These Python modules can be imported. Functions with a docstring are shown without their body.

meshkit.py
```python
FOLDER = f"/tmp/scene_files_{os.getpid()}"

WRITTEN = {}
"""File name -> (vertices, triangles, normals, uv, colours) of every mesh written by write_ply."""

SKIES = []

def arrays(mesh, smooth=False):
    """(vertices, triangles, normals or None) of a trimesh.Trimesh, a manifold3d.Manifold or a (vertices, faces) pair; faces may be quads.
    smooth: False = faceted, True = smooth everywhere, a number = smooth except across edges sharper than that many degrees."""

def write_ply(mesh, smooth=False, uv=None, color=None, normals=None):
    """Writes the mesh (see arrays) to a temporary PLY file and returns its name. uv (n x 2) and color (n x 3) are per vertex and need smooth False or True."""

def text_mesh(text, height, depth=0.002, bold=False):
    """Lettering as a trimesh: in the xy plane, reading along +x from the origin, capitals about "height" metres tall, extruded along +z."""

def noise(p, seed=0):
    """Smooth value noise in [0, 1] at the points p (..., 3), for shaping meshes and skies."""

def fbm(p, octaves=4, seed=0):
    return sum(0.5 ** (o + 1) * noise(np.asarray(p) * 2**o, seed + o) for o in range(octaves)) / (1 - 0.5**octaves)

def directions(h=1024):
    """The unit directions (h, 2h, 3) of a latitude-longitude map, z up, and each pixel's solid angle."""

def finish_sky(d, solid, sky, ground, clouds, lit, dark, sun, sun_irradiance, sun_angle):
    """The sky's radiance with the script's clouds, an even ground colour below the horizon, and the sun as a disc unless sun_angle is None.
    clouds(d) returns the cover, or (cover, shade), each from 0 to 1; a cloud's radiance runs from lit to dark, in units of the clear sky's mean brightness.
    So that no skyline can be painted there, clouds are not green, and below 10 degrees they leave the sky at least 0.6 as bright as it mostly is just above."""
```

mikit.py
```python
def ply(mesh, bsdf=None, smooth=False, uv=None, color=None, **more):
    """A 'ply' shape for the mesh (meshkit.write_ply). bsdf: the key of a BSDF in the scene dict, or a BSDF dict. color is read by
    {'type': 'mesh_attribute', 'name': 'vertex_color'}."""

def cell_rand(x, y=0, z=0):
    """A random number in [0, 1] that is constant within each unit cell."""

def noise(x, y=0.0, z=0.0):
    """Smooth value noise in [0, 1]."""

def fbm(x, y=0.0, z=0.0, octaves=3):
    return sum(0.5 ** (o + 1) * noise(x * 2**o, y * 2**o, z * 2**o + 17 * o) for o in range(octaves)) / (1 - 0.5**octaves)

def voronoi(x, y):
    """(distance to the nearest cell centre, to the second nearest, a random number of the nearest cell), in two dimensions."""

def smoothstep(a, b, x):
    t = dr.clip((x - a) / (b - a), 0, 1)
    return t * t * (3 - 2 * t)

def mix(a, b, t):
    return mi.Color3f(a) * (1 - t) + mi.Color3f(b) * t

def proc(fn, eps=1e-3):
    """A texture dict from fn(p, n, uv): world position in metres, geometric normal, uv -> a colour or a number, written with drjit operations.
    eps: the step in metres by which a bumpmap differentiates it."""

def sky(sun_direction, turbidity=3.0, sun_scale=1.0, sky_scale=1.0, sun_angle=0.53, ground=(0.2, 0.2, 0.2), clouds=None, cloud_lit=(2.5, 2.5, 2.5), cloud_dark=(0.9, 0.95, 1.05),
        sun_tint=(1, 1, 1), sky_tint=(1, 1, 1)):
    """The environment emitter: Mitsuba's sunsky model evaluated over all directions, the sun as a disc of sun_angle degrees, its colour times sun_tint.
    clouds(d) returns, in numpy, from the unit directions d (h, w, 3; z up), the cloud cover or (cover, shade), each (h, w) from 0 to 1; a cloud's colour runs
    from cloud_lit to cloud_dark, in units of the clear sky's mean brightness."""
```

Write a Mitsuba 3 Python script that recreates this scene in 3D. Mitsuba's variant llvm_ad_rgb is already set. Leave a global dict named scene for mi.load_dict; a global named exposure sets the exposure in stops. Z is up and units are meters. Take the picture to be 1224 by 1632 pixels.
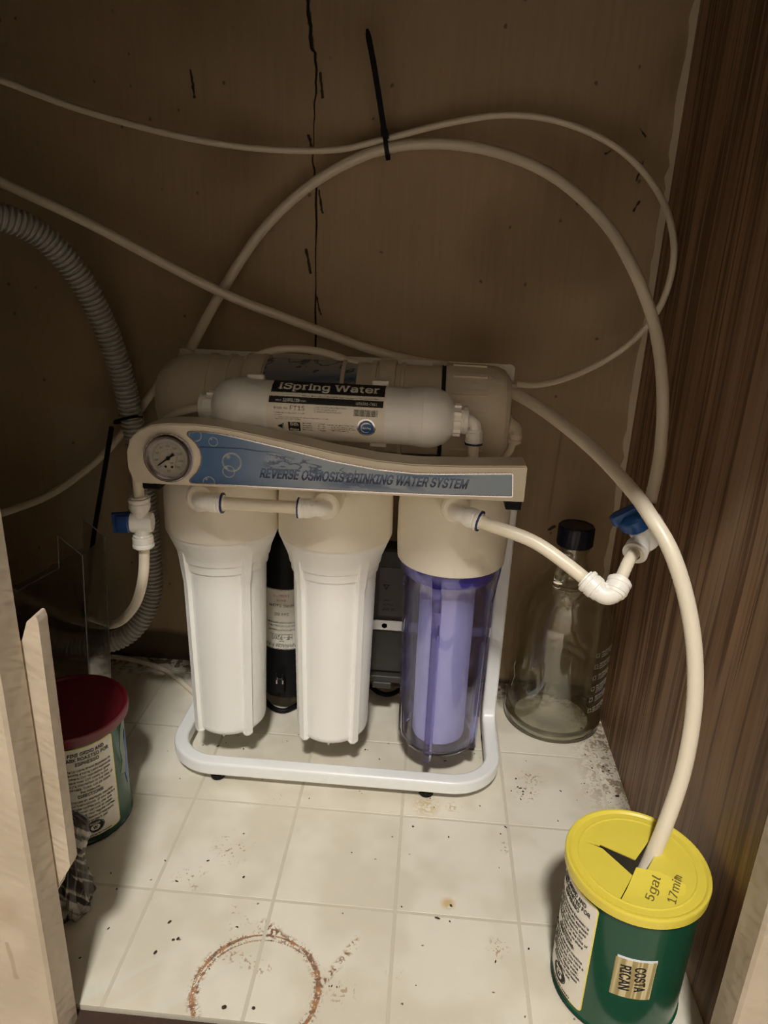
import math, random, numpy as np, trimesh, mitsuba as mi, mikit, meshkit, drjit as dr
import shapely.geometry as sg
from shapely import affinity
from mikit import proc, noise, fbm, smoothstep, mix, voronoi, cell_rand

random.seed(7); rng = np.random.default_rng(7)
T4 = mi.ScalarTransform4f
scene, labels = {}, {}
# ---------------------------------------------------------------- camera, light, exposure
CAM, FWD, UP = np.array((0.24478, -0.65819, 0.60705)), np.array((-0.05572, 0.93776, -0.34278)), np.array((-0.06122, 0.33946, 0.93863))
scene['camera'] = {'type': 'perspective', 'fov': 55.8187, 'fov_axis': 'x', 'near_clip': 0.02, 'far_clip': 50.0,
                   'to_world': T4().look_at(origin=CAM.tolist(), target=(CAM + FWD).tolist(), up=UP.tolist())}
exposure = -0.45
LAMP_POS, LAMP_RADIANCE = (0.24, -1.62, 2.30), (560.0, 538.0, 488.0)   # the kitchen ceiling lamp, in front of and above the cabinet
COUNTER_EDGE = (-0.305, 0.712)                                            # y and z of the counter's lower front edge

# ---------------------------------------------------------------- mesh helpers
def cat(*ms):
    return trimesh.util.concatenate([m for m in ms if m is not None])

def mesh(v, f):
    return trimesh.Trimesh(np.asarray(v, float), np.asarray(f, int), process=True)

def frame_to(d):
    d = np.asarray(d, float) / np.linalg.norm(d)
    a = np.array([0, 0, 1.0]) if abs(d[2]) < 0.9 else np.array([0, 1.0, 0])
    x = np.cross(a, d); x /= np.linalg.norm(x)
    return x, np.cross(d, x), d

def lathe(profile, p=(0, 0, 0), d=(0, 0, 1), n=48, warp=None):
    """profile: (radius, height) pairs; revolved about the axis d through p."""
    x, y, z = frame_to(d)
    a = np.arange(n) * 2 * np.pi / n
    v, f = [], []
    for r, t in profile:
        rr = np.full(n, r) if warp is None else warp(r, t, a)
        v.append(np.asarray(p) + t * z + (rr * np.cos(a))[:, None] * x + (rr * np.sin(a))[:, None] * y)
    m = len(profile)
    for i in range(m - 1):
        for k in range(n):
            q, w = i * n + k, i * n + (k + 1) % n
            if profile[i][0] > 1e-9: f.append((q, w, w + n))
            if profile[i + 1][0] > 1e-9: f.append((q, w + n, q + n))
    return mesh(np.vstack(v), f)

def spline(pts, step=0.004, closed=False):
    """Catmull-Rom through the points, resampled evenly."""
    P = np.asarray(pts, float)
    Q = np.vstack([P[-1], P, P[0], P[1]]) if closed else np.vstack([2 * P[0] - P[1], P, 2 * P[-1] - P[-2]])
    out = []
    for i in range(1, len(Q) - 2):
        p0, p1, p2, p3 = Q[i - 1], Q[i], Q[i + 1], Q[i + 2]
        d0, d1, d2 = (max(np.linalg.norm(b - a), 1e-6) ** 0.5 for a, b in ((p0, p1), (p1, p2), (p2, p3)))
        m1 = (p1 - p0) / d0 - (p2 - p0) / (d0 + d1) + (p2 - p1) / d1
        m2 = (p2 - p1) / d1 - (p3 - p1) / (d1 + d2) + (p3 - p2) / d2
        for t in np.linspace(0, 1, 24, endpoint=False):
            out.append((2*t**3-3*t**2+1)*p1 + (t**3-2*t**2+t)*m1*d1 + (-2*t**3+3*t**2)*p2 + (t**3-t**2)*m2*d1)
    if not closed: out.append(P[-1])
    out = np.array(out)
    s = np.r_[0, np.cumsum(np.linalg.norm(np.diff(out, axis=0), axis=1))]
    n = max(3, int(s[-1] / step) + 1)
    u = np.linspace(0, s[-1], n)
    return np.stack([np.interp(u, s, out[:, k]) for k in range(3)], 1)

def sweep(path, section, scale=None, caps=True, up=None, closed=False):
    """Sweeps a closed 2-D section along the path with a rotation-minimising frame."""
    P, S = np.asarray(path, float), np.asarray(section, float)
    t = np.gradient(P, axis=0); t /= np.linalg.norm(t, axis=1, keepdims=True)
    if up is None: x = frame_to(t[0])[0]
    else:
        x = np.cross(up, t[0]); x /= np.linalg.norm(x)
    v, n = [], len(S)
    for i in range(len(P)):
        x = x - t[i] * (x @ t[i]); x /= np.linalg.norm(x)
        y = np.cross(t[i], x)
        k = 1.0 if scale is None else scale[i]
        v.append(P[i] + k * (S[:, :1] * x + S[:, 1:] * y))
    v = np.vstack(v); f = []
    m = len(P)
    for i in range(m if closed else m - 1):
        j = (i + 1) % m
        for k in range(n):
            a, b, c, d = i * n + k, i * n + (k + 1) % n, j * n + (k + 1) % n, j * n + k
            f += [(a, b, c), (a, c, d)]
    if caps and not closed:
        v = np.vstack([v, P[0], P[-1]]); c0, c1 = len(v) - 2, len(v) - 1
        for k in range(n):
            f += [(c0, (k + 1) % n, k), (c1, (m - 1) * n + k, (m - 1) * n + (k + 1) % n)]
    return mesh(v, f)

def ring2(r, n=16, ry=None):
    a = np.arange(n) * 2 * np.pi / n
    return np.stack([r * np.cos(a), (ry or r) * np.sin(a)], 1)

def rrect(w, h, r, n=4):
    q = []
    for cx, cy, a0 in ((w/2-r, h/2-r, 0), (-w/2+r, h/2-r, 90), (-w/2+r, -h/2+r, 180), (w/2-r, -h/2+r, 270)):
        for k in range(n + 1):
            a = math.radians(a0 + 90 * k / n); q.append((cx + r * math.cos(a), cy + r * math.sin(a)))
    return np.array(q)

def tube(pts, r, step=0.005, n=16, wob=0.0):
    return sweep(spline(pts, step), ring2(r, n))

def cbox(x0, x1, y0, y1, z0, z1, b=0.001):
    """A box with chamfered edges."""
    pts = []
    for x, sx in ((x0, 1), (x1, -1)):
        for y, sy in ((y0, 1), (y1, -1)):
            for z, sz in ((z0, 1), (z1, -1)):
                pts += [(x, y + sy*b, z + sz*b), (x + sx*b, y, z + sz*b), (x + sx*b, y + sy*b, z)]
    return trimesh.convex.convex_hull(np.array(pts))

def extrude(poly, h):
    poly = poly if isinstance(poly, (sg.Polygon, sg.MultiPolygon)) else sg.Polygon(poly)
    return cat(*[trimesh.creation.extrude_polygon(g, h, engine='earcut') for g in getattr(poly, 'geoms', [poly])])

def fillet(pts, rad, n=10):
    P = [np.asarray(p, float) for p in pts]; out = [P[0]]
    for i in range(1, len(P) - 1):
        a, b = P[i-1] - P[i], P[i+1] - P[i]
        a /= np.linalg.norm(a); b /= np.linalg.norm(b)
        r = rad[i]; half = math.acos(np.clip(a @ b, -1, 1)) / 2; q = r / math.tan(half)
        c = P[i] + (a + b) / np.linalg.norm(a + b) * r / math.sin(half)
        s, e = P[i] + a*q - c, P[i] + b*q - c
        w = math.pi - 2 * half
        for k in range(n + 1):
            t = k / n; out.append(c + (math.sin((1-t)*w) * s + math.sin(t*w) * e) / math.sin(w))
    return np.array(out + [P[-1]])

def moved(m, M=None, t=(0, 0, 0)):
    m = m.copy(); v = m.vertices
    m.vertices = (v if M is None else v @ np.asarray(M).T) + np.asarray(t); return m

def xz_panel(poly, y0, y1):
    """A polygon given in (x, z), standing from y0 (front) to y1 (back)."""
    e = extrude(poly, y1 - y0); v = e.vertices.copy()
    e.vertices = np.stack([v[:, 0], y1 - v[:, 2], v[:, 1]], 1); return e

_text = {}
def text(s, h, bold=False, fit=None, depth=0.0002):
    key = (s, bold)
    if key not in _text: _text[key] = meshkit.text_mesh(s, 0.1, 0.002, bold)
    m = _text[key].copy(); v = m.vertices.copy()
    x0, x1 = v[:, 0].min(), v[:, 0].max()
    sx = h / 0.1 if fit is None else fit / (x1 - x0)
    m.vertices = np.stack([(v[:, 0] - x0) * sx, v[:, 1] * h / 0.1, v[:, 2] * depth / 0.002], 1); return m

def at(m, x, y, align='l'):
    w = m.vertices[:, 0].max()
    return moved(m, t=(x - {'l': 0, 'c': w/2, 'r': w}[align], y, 0))

def rect(x0, x1, y0, y1, d=0.0002):
    return moved(trimesh.creation.box((x1-x0, y1-y0, d)), t=((x0+x1)/2, (y0+y1)/2, d/2))

def bend_v(m, c, r, a0, z0, lift=0.0, maxe=None):
    """Wraps a flat mesh (x right, y up, z out) around an upright cylinder; a0: degrees at x = 0."""
    if maxe: m = m.subdivide_to_size(maxe)
    v = m.vertices; a = math.radians(a0) + v[:, 0] / r; q = r + lift + v[:, 2]
    return trimesh.Trimesh(np.stack([c[0] + q*np.cos(a), c[1] + q*np.sin(a), z0 + v[:, 1]], 1), m.faces, process=False)

def bend_h(m, x0, cy, cz, r, phi0, lift=0.0, maxe=None):
    """Wraps a flat mesh around a cylinder along x; phi0: degrees above the horizontal front at y = 0."""
    if maxe: m = m.subdivide_to_size(maxe)
    v = m.vertices; a = math.radians(phi0) + v[:, 1] / r; q = r + lift + v[:, 2]
    return trimesh.Trimesh(np.stack([x0 + v[:, 0], cy - q*np.cos(a), cz + q*np.sin(a)], 1), m.faces, process=False)

# ---------------------------------------------------------------- scene helpers
def add(key, m, mat, smooth=30, label=None, category=None, group=None, kind=None, **more):
    base, k = key, 0
    while key in scene:
        k += 1; key = f'{base}_{k:03d}'
    scene[key] = mikit.ply(m, mat, smooth=smooth, **more)
    tag(key, label, category, group, kind)
    return key

def tag(key, label=None, category=None, group=None, kind=None):
    d = {k: v for k, v in (('label', label), ('category', category), ('group', group), ('kind', kind)) if v}
    if d: labels[key] = d

# ---------------------------------------------------------------- materials
def plastic(name, col, rough=0.35, spec=0.5, **more):
    scene[name] = {'type': 'twosided', 'b': {'type': 'principled', 'base_color': {'type': 'rgb', 'value': list(col)} if not isinstance(col, dict) else col, 'roughness': rough, 'specular': spec, **more}}

def segd(x, y, a, b):
    ax, ay = a; bx, by = b[0] - a[0], b[1] - a[1]
    t = dr.clip(((x - ax) * bx + (y - ay) * by) / (bx*bx + by*by), 0, 1)
    return dr.sqrt(dr.square(x - ax - t*bx) + dr.square(y - ay - t*by))

def floor_col(p, n, uv):
    x, y = p.x, p.y
    m = fbm(x*22, y*22, 3.0)
    c = mix((0.63, 0.585, 0.485), (0.72, 0.68, 0.585), smoothstep(.3, .7, m))
    c = mix(c, (0.60, 0.55, 0.44), smoothstep(.55, .85, fbm(x*9 + 4, y*9, 8.0)) * .35)
    # pale scuffs running diagonally at the left front
    d = (x + .03) * .62 - (y + .25) * .78
    sc = smoothstep(.55, .8, noise(d*95, (x + y)*6, 2.)) * smoothstep(.14, .04, dr.abs(x - .03)) * smoothstep(-.09, -.14, y)
    c = mix(c, (0.66, 0.66, 0.58), sc * .55)
    fine, mid = fbm(x*420, y*420, 1.0), fbm(x*130, y*130, 5.0)
    # rust ring left by a can
    dx, dy = x - .125, y + .219
    r = dr.sqrt(dr.square(dx) + dr.square(dy))
    th = dr.atan2(dy, dx)
    wob = (noise(th*1.6 + 9, 1., 2.) - .5)*.0022
    r2 = dr.sqrt(dr.square(dx - .0016) + dr.square(dy + .0030))
    streak = fbm(th*16 + 50, r*1300, 3., 3)
    fleck = fbm(th*60 + 20, r*600, 7., 3)
    side = smoothstep(.25, .9, dr.abs(dr.cos(th)))
    wd = .0012 + .0026*side*noise(th*3.1 + 30, 2., 5.)
    ring = smoothstep(wd, wd*.4, dr.abs(r - .0545 - wob + wd*.4)) * smoothstep(.30, .42, streak*.6 + fleck*.4)
    ring2_ = smoothstep(.0012, .0004, dr.abs(r2 - .0520 - wob)) * smoothstep(.38, .48, fleck*.6 + streak*.4)
    ring3 = smoothstep(.0075, .001, dr.abs(r - .053)) * smoothstep(.61 - .08*side, .67 - .08*side, fleck*.55 + fine*.45)
    blot = smoothstep(.010, .002, segd(x, y, (.118, -.156), (.128, -.162))) * smoothstep(.47, .6, fine) \
        + smoothstep(.006, .001, segd(x, y, (.133, -.165), (.146, -.170))) * smoothstep(.35, .55, fine)
    st = smoothstep(.006, .0005, segd(x, y, (.180, -.208), (.206, -.163)) + (mid - .5)*.006) * smoothstep(.46, .60, fine*.6 + mid*.4)
    inner = smoothstep(.010, .002, segd(x, y, (.098, -.19), (.128, -.199))) * smoothstep(.56, .66, fine)
    rust = dr.clip(ring*.95 + ring2_*.75 + ring3 + blot + st + inner*.6, 0, 1)
    c = mix(c, mix((0.13, 0.034, 0.006), (0.34, 0.135, 0.032), smoothstep(.3, .7, fbm(x*150, y*150, 4.))), rust * .88)
    # brown specks and spots
    def spot(cx, cy, rad, col, lo, am, c):
        w = smoothstep(rad, rad*.2, dr.sqrt(dr.square(x - cx) + dr.square(y - cy))) * smoothstep(lo, lo + .12, fine*.65 + mid*.35)
        return mix(c, col, w * am)
    for cx, cy, rad, lo, am in ((.0634, -.066, .03, .60, .75), (.031, -.1105, .022, .60, .9), (.093, .011, .014, .58, .6), (.3865, .0563, .022, .56, .9), (.3946, .0815, .02, .56, .7),
                                (.30, .02, .012, .5, .5), (.355, -.033, .012, .58, .9), (.337, -.156, .014, .55, .7), (.244, -.187, .012, .58, .6), (.2, -.215, .02, .62, .6), (.09, -.15, .02, .62, .7)):
        c = spot(cx, cy, rad, (0.30, 0.17, 0.07), lo, am, c)
    c = spot(.2916, -.1124, .010, (0.55, 0.36, 0.13), .2, .75, c)
    c = spot(.268, .018, .022, (0.52, 0.36, 0.14), .42, .6, c)
    # grime along the right wall, darker patches towards the back wall, tiny crumbs everywhere
    g = smoothstep(.055, .0, .5 - x) * smoothstep(.44, .58, fine*.5 + mid*.5) * smoothstep(.0, .08, y)
    c = mix(c, (0.20, 0.13, 0.07), g * .8)
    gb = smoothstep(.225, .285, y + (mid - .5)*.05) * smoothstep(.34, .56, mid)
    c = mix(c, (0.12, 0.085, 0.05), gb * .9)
    v1, v2, cr = voronoi(x*48, y*48)
    dot = smoothstep(.05, .02, v1 / (.35 + cr) + (noise(x*900, y*900, 8.) - .5)*.04) * smoothstep(.93, .95, cr)
    return mix(c, (0.10, 0.07, 0.04), dot * .85)

WALL_MARKS = (((.08, .862), (.086, .815), .0016), ((.095, .791), (.098, .768), .0014), ((.082, .727), (.0855, .711), .0013), ((.0945, .668), (.0985, .644), .0009), ((.079, .600), (.0845, .574), .0014),
              ((.0915, .547), (.0975, .524), .0010), ((.082, .478), (.084, .465), .0010), ((-.057, .791), (-.0535, .764), .0011), ((.417, .2505), (.424, .2555), .0016),
              ((.463, .745), (.470, .738), .0006), ((.473, .715), (.467, .69), .0006), ((.469, .659), (.474, .669), .0010), ((.428, .718), (.433, .721), .0009))
def wall_col(p, n, uv):
    x, z = p.x, p.z
    m = fbm(x*7, z*7, 2.0)
    c = mix((0.365, 0.272, 0.170), (0.43, 0.325, 0.21), smoothstep(.25, .75, m))
    c = mix(c, (0.21, 0.14, 0.08), smoothstep(.6, .8, fbm(x*5 + 3, z*5, 6.0)) * .45)
    grain = fbm(x*260, z*18, 1.0)
    c = c * (0.93 + .14 * grain)
    patch = smoothstep(-.278, -.272, x) * smoothstep(-.19, -.196, x) * smoothstep(.39, .384, z)
    c = mix(c, (0.40, 0.335, 0.255), patch * .5)
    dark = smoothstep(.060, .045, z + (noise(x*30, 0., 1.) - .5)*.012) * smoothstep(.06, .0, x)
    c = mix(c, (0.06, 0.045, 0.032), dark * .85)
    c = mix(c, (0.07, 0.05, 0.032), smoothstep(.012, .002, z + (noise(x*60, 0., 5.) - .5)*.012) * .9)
    jag = (noise(x*300, z*300, 3.) - .5) * .0016
    k = mi.Float(0)
    for a, b, w in WALL_MARKS:
        k = dr.maximum(k, smoothstep(w*1.3 + .0005, w*.7, segd(x, z, a, b) + jag))
    c = mix(c, (0.035, 0.024, 0.016), k * .95)
    v1, v2, cr = voronoi(x*40, z*34)
    c = mix(c, (0.09, 0.06, 0.035), smoothstep(.075, .03, v1 / (.3 + cr) + (noise(x*500, z*500, 8.) - .5)*.05) * smoothstep(.90, .93, cr) * .7)
    line = smoothstep(.0022, .0008, dr.abs(x - .415 - (z - .3)*.03)) * smoothstep(.25, .29, z) * smoothstep(.41, .37, z)
    return mix(c, (0.22, 0.15, 0.09), line * .6)

def wood_col(p, n, uv):
    y, z = p.y, p.z
    w = y + (fbm(y*5, z*2.0, 3.0) - .5) * .03
    g = fbm(w*46, z*1.5, 1.0, 4)
    h = fbm(w*230, z*5.0, 6.0, 3)
    f = noise(w*520, z*10, 4.0)
    c = mix((0.19, 0.108, 0.062), (0.27, 0.165, 0.098), smoothstep(.3, .7, g))
    c = mix(c, (0.075, 0.040, 0.024), smoothstep(.52, .68, h) * .7)
    c = mix(c, (0.29, 0.19, 0.12), smoothstep(.46, .30, h) * .5)
    c = c * (0.86 + .26 * f)
    return mix(c, (0.33, 0.235, 0.16), smoothstep(.60, .8, fbm(w*16 + 9, z*1.1, 7.0)) * .35)

def paint_col(p, n, uv):
    m = fbm(p.x*30 + p.y*30, p.z*18, 2.0)
    c = mix((0.42, 0.35, 0.265), (0.48, 0.405, 0.315), smoothstep(.3, .7, m))
    c = mix(c, (0.31, 0.205, 0.135), smoothstep(.62, .8, fbm(p.x*26, p.z*14, 9.0)) * .35)
    k = smoothstep(.0022, .0008, segd(p.x, p.z, (-.045, .11), (-.043, .075)) + (noise(p.x*300, p.z*120, 2.) - .5)*.002)
    return mix(c, (0.28, 0.2, 0.13), k * .5)

def paint_bump(p, n, uv):
    a = p.z*.78 + (p.x + p.y)*.62
    return noise(a*190, (p.z - p.x)*60, p.y*90) * .6 + noise(a*420, p.z*160, 5.) * .4

plastic('mat_floor', proc(floor_col), .38, .45)
plastic('mat_grout', (0.56, 0.52, 0.425), .6, .3)
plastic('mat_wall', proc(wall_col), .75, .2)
plastic('mat_wood', proc(wood_col), .5, .3)
scene['mat_stile'] = {'type': 'twosided', 'b': {'type': 'bumpmap', 'arbitrary': proc(paint_bump, 6e-4), 'scale': 0.0011, 'b': {'type': 'principled', 'base_color': proc(paint_col), 'roughness': .55, 'specular': .35}}}
plastic('mat_edge', (0.62, 0.53, 0.41), .6, .3)
plastic('mat_dark', (0.022, 0.017, 0.014), .7, .2)
plastic('mat_brown', (0.055, 0.034, 0.026), .7, .2)
plastic('mat_kitchen', (0.64, 0.575, 0.50), .8, .2)
plastic('mat_white', (0.775, 0.77, 0.75), .36)
plastic('mat_head', (0.745, 0.70, 0.61), .42)
plastic('mat_cover', (0.70, 0.635, 0.525), .4)
plastic('mat_steel', (0.76, 0.775, 0.785), .28)
plastic('mat_fitting', (0.82, 0.80, 0.75), .3)
plastic('mat_tube', (0.73, 0.655, 0.53), .35)
plastic('mat_membrane', (0.58, 0.51, 0.40), .45)
plastic('mat_blue', (0.012, 0.075, 0.27), .32)
plastic('mat_shaded_knob', (0.012, 0.045, 0.17), .35)  # handle blue made darker: the shade on this knob is in its colour
plastic('mat_navy', (0.012, 0.018, 0.09), .35)
plastic('mat_black', (0.006, 0.006, 0.007), .5, .15)
plastic('mat_ink', (0.016, 0.015, 0.015), .6, .3)
plastic('mat_grey_ink', (0.10, 0.095, 0.085), .6, .3)
plastic('mat_red_ink', (0.42, 0.06, 0.03), .6, .3)
plastic('mat_paper', (0.74, 0.70, 0.62), .45)
plastic('mat_white_ink', (0.72, 0.69, 0.62), .5)
plastic('mat_hose', (0.44, 0.415, 0.38), .45)
plastic('mat_psu', (0.045, 0.043, 0.038), .5, .25)
plastic('mat_psu_label', (0.085, 0.082, 0.073), .5, .25)
plastic('mat_yellow', (0.70, 0.585, 0.075), .38)
plastic('mat_yellow_ink', (0.78, 0.66, 0.16), .5)
plastic('mat_shaded_red', (0.135, 0.009, 0.017), .4)  # red lowered so the base colour carries the shade over the lid
plastic('mat_green', (0.008, 0.062, 0.034), .16)
plastic('mat_pencil', (0.16, 0.125, 0.035), .7, .2)
plastic('mat_tape_top', (0.62, 0.68, 0.78), .4)
scene['mat_chrome'] = {'type': 'roughconductor', 'material': 'Cr', 'alpha': .09}
scene['mat_tin'] = {'type': 'twosided', 'b': {'type': 'roughconductor', 'material': 'Al', 'alpha': .22}}

def dial_col(p, n, uv):
    r = dr.sqrt(dr.square(p.x + .003) + dr.square(p.z - .4095))
    return mix((0.40, 0.37, 0.33), (0.33, 0.31, 0.275), smoothstep(.006, .016, r))
plastic('mat_dial', proc(dial_col), .4)

BUBBLES = ((.0235, .4325, .0062), (.0405, .4272, .0046), (.0578, .408, .0096), (.0545, .3985, .0062), (.0345, .3862, .0062))
def splash(x, z, zl, seed):
    """How dark the water is at x, z; zl is the water line."""
    a = fbm(x*70, z*150, seed, 4)
    rid = smoothstep(.085, .015, dr.abs(a - .5))
    b = smoothstep(.03, .0, dr.abs(fbm(x*140, z*240, seed + 4) - .5))
    return dr.clip(rid * .8 + b * .35, 0, 1)
def panel_col(p, n, uv):
    x, z = p.x, p.z
    u = (x - .015) / .31
    c = mix((0.075, 0.16, 0.34), (0.29, 0.355, 0.45), smoothstep(.05, .42, u))
    c = mix(c, (0.24, 0.33, 0.45), smoothstep(.8, 1., u) * .6)
    c = mix(c, (0.035, 0.09, 0.21), smoothstep(.40, .385, z) * smoothstep(.45, .1, u) * .5)
    zl = .4215 - smoothstep(.07, .20, x) * .0135 + (noise(x*60, 0., 2.) - .5)*.002
    line = smoothstep(.0011, .0003, dr.abs(z - zl)) * smoothstep(.34, .2, u)
    c = mix(c, (0.02, 0.045, 0.12), line * .8)
    body = smoothstep(.0005, -.003, z - zl) * smoothstep(-.022, -.011, z - zl + smoothstep(.14, .08, x)*.006) * smoothstep(.082, .10, x) * smoothstep(.225, .17, x)
    c = mix(c, (0.42, 0.47, 0.55), body * smoothstep(.5, .75, fbm(x*80, z*160, 12.)) * .5)
    c = mix(c, (0.025, 0.055, 0.15), splash(x, z, zl, 3.) * body * .95)
    low = smoothstep(.009, .0, dr.abs(z - .394 - (x - .2)*.03)) * smoothstep(.13, .17, x) * smoothstep(.29, .2, x)
    c = mix(c, (0.025, 0.07, 0.2), low * smoothstep(.35, .6, fbm(x*60, z*160, 8.)) * .8)
    top = smoothstep(.0035, .0005, dr.abs(z - .4065 - (x - .25)*.02)) * smoothstep(.20, .23, x) * smoothstep(.30, .26, x)
    c = mix(c, (0.04, 0.10, 0.24), top * .75)
    for bx, bz, br in BUBBLES:
        r = dr.sqrt(dr.square(x - bx) + dr.square(z - bz)) / br
        rim = smoothstep(.72, .97, r) * smoothstep(1.04, .98, r)
        hi = smoothstep(.35, .0, dr.sqrt(dr.square(x - bx + br*.35) + dr.square(z - bz - br*.55)) / br)
        c = mix(c, (0.52, 0.53, 0.52), dr.clip(rim * (.35 + .4*noise(x*300, z*300, 1.)) + hi * .6, 0, 1))
    return c
plastic('mat_panel', proc(panel_col), .3)
def chrome_text(p, n, uv):
    return mix((0.010, 0.025, 0.08), (0.075, 0.125, 0.24), smoothstep(.3985, .4005, p.z - (p.x - .185)*.004 + (noise(p.x*400, p.z*100, 2.) - .5)*.002))
plastic('mat_chrome_text', proc(chrome_text), .4)
def memb_label(p, n, uv):
    x, z = p.x, p.z
    c = mix((0.16, 0.17, 0.18), (0.30, 0.29, 0.26), smoothstep(.474, .488, z))
    a = smoothstep(.045, .0, dr.abs(fbm(x*38 + 2, z*120 - x*22, 5., 4) - .52))
    c = mix(c, (0.015, 0.03, 0.075), a * .85)
    return mix(c, (0.04, 0.08, 0.16), smoothstep(.03, .0, dr.abs(z - .474 - (x - .115)*.12 + noise(x*30, 0., 1.)*.006)*6) * .6)
plastic('mat_memb_label', proc(memb_label), .45)
def cart_col(p, n, uv):
    return mix((0.70, 0.69, 0.72), (0.78, 0.77, 0.79), fbm(p.x*90, p.z*60, p.y*90))
plastic('mat_cartridge', proc(cart_col), .8, .2)
plastic('mat_cart_cap', (0.13, 0.10, 0.42), .4)
scene['mat_clear_purple'] = {'type': 'thindielectric', 'int_ior': 1.42, 'specular_transmittance': {'type': 'rgb', 'value': [.80, .805, .955]}}
scene['mat_rib_purple'] = {'type': 'dielectric', 'int_ior': 1.45, 'specular_transmittance': {'type': 'rgb', 'value': [.80, .79, .985]}}
scene['mat_base_purple'] = {'type': 'dielectric', 'int_ior': 1.45, 'specular_transmittance': {'type': 'rgb', 'value': [.80, .79, .90]}}
scene['mat_glass'] = {'type': 'thindielectric', 'int_ior': 1.5, 'specular_transmittance': {'type': 'rgb', 'value': [.93, .925, .885]}}
scene['mat_glass_thick'] = {'type': 'dielectric', 'int_ior': 1.5, 'specular_transmittance': {'type': 'rgb', 'value': [.93, .93, .87]}}
scene['mat_clear'] = {'type': 'thindielectric', 'int_ior': 1.4, 'specular_transmittance': {'type': 'rgb', 'value': [.86, .86, .85]}}
plastic('mat_clear_edge', (0.20, 0.19, 0.17), .3)
def tape_col(p, n, uv):
    g = noise(p.x*760 + noise(p.z*40, 0., 1.)*.7, p.z*14, 2.)
    return mix((0.30, 0.235, 0.10), (0.56, 0.48, 0.29), smoothstep(.25, .75, g))
plastic('mat_tape', proc(tape_col), .5)
def rag_col(p, n, uv):
    s = noise((p.z + (p.x + p.y)*.8) * 260, (p.x - p.y)*60, 3.)
    return mix((0.045, 0.038, 0.032), (0.36, 0.335, 0.30), smoothstep(.42, .72, s))
plastic('mat_jug_ink', (0.40, 0.385, 0.35), .5)
plastic('mat_jug_cap', (0.006, 0.007, 0.022), .4)
plastic('mat_rag', proc(rag_col), .35)
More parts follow.
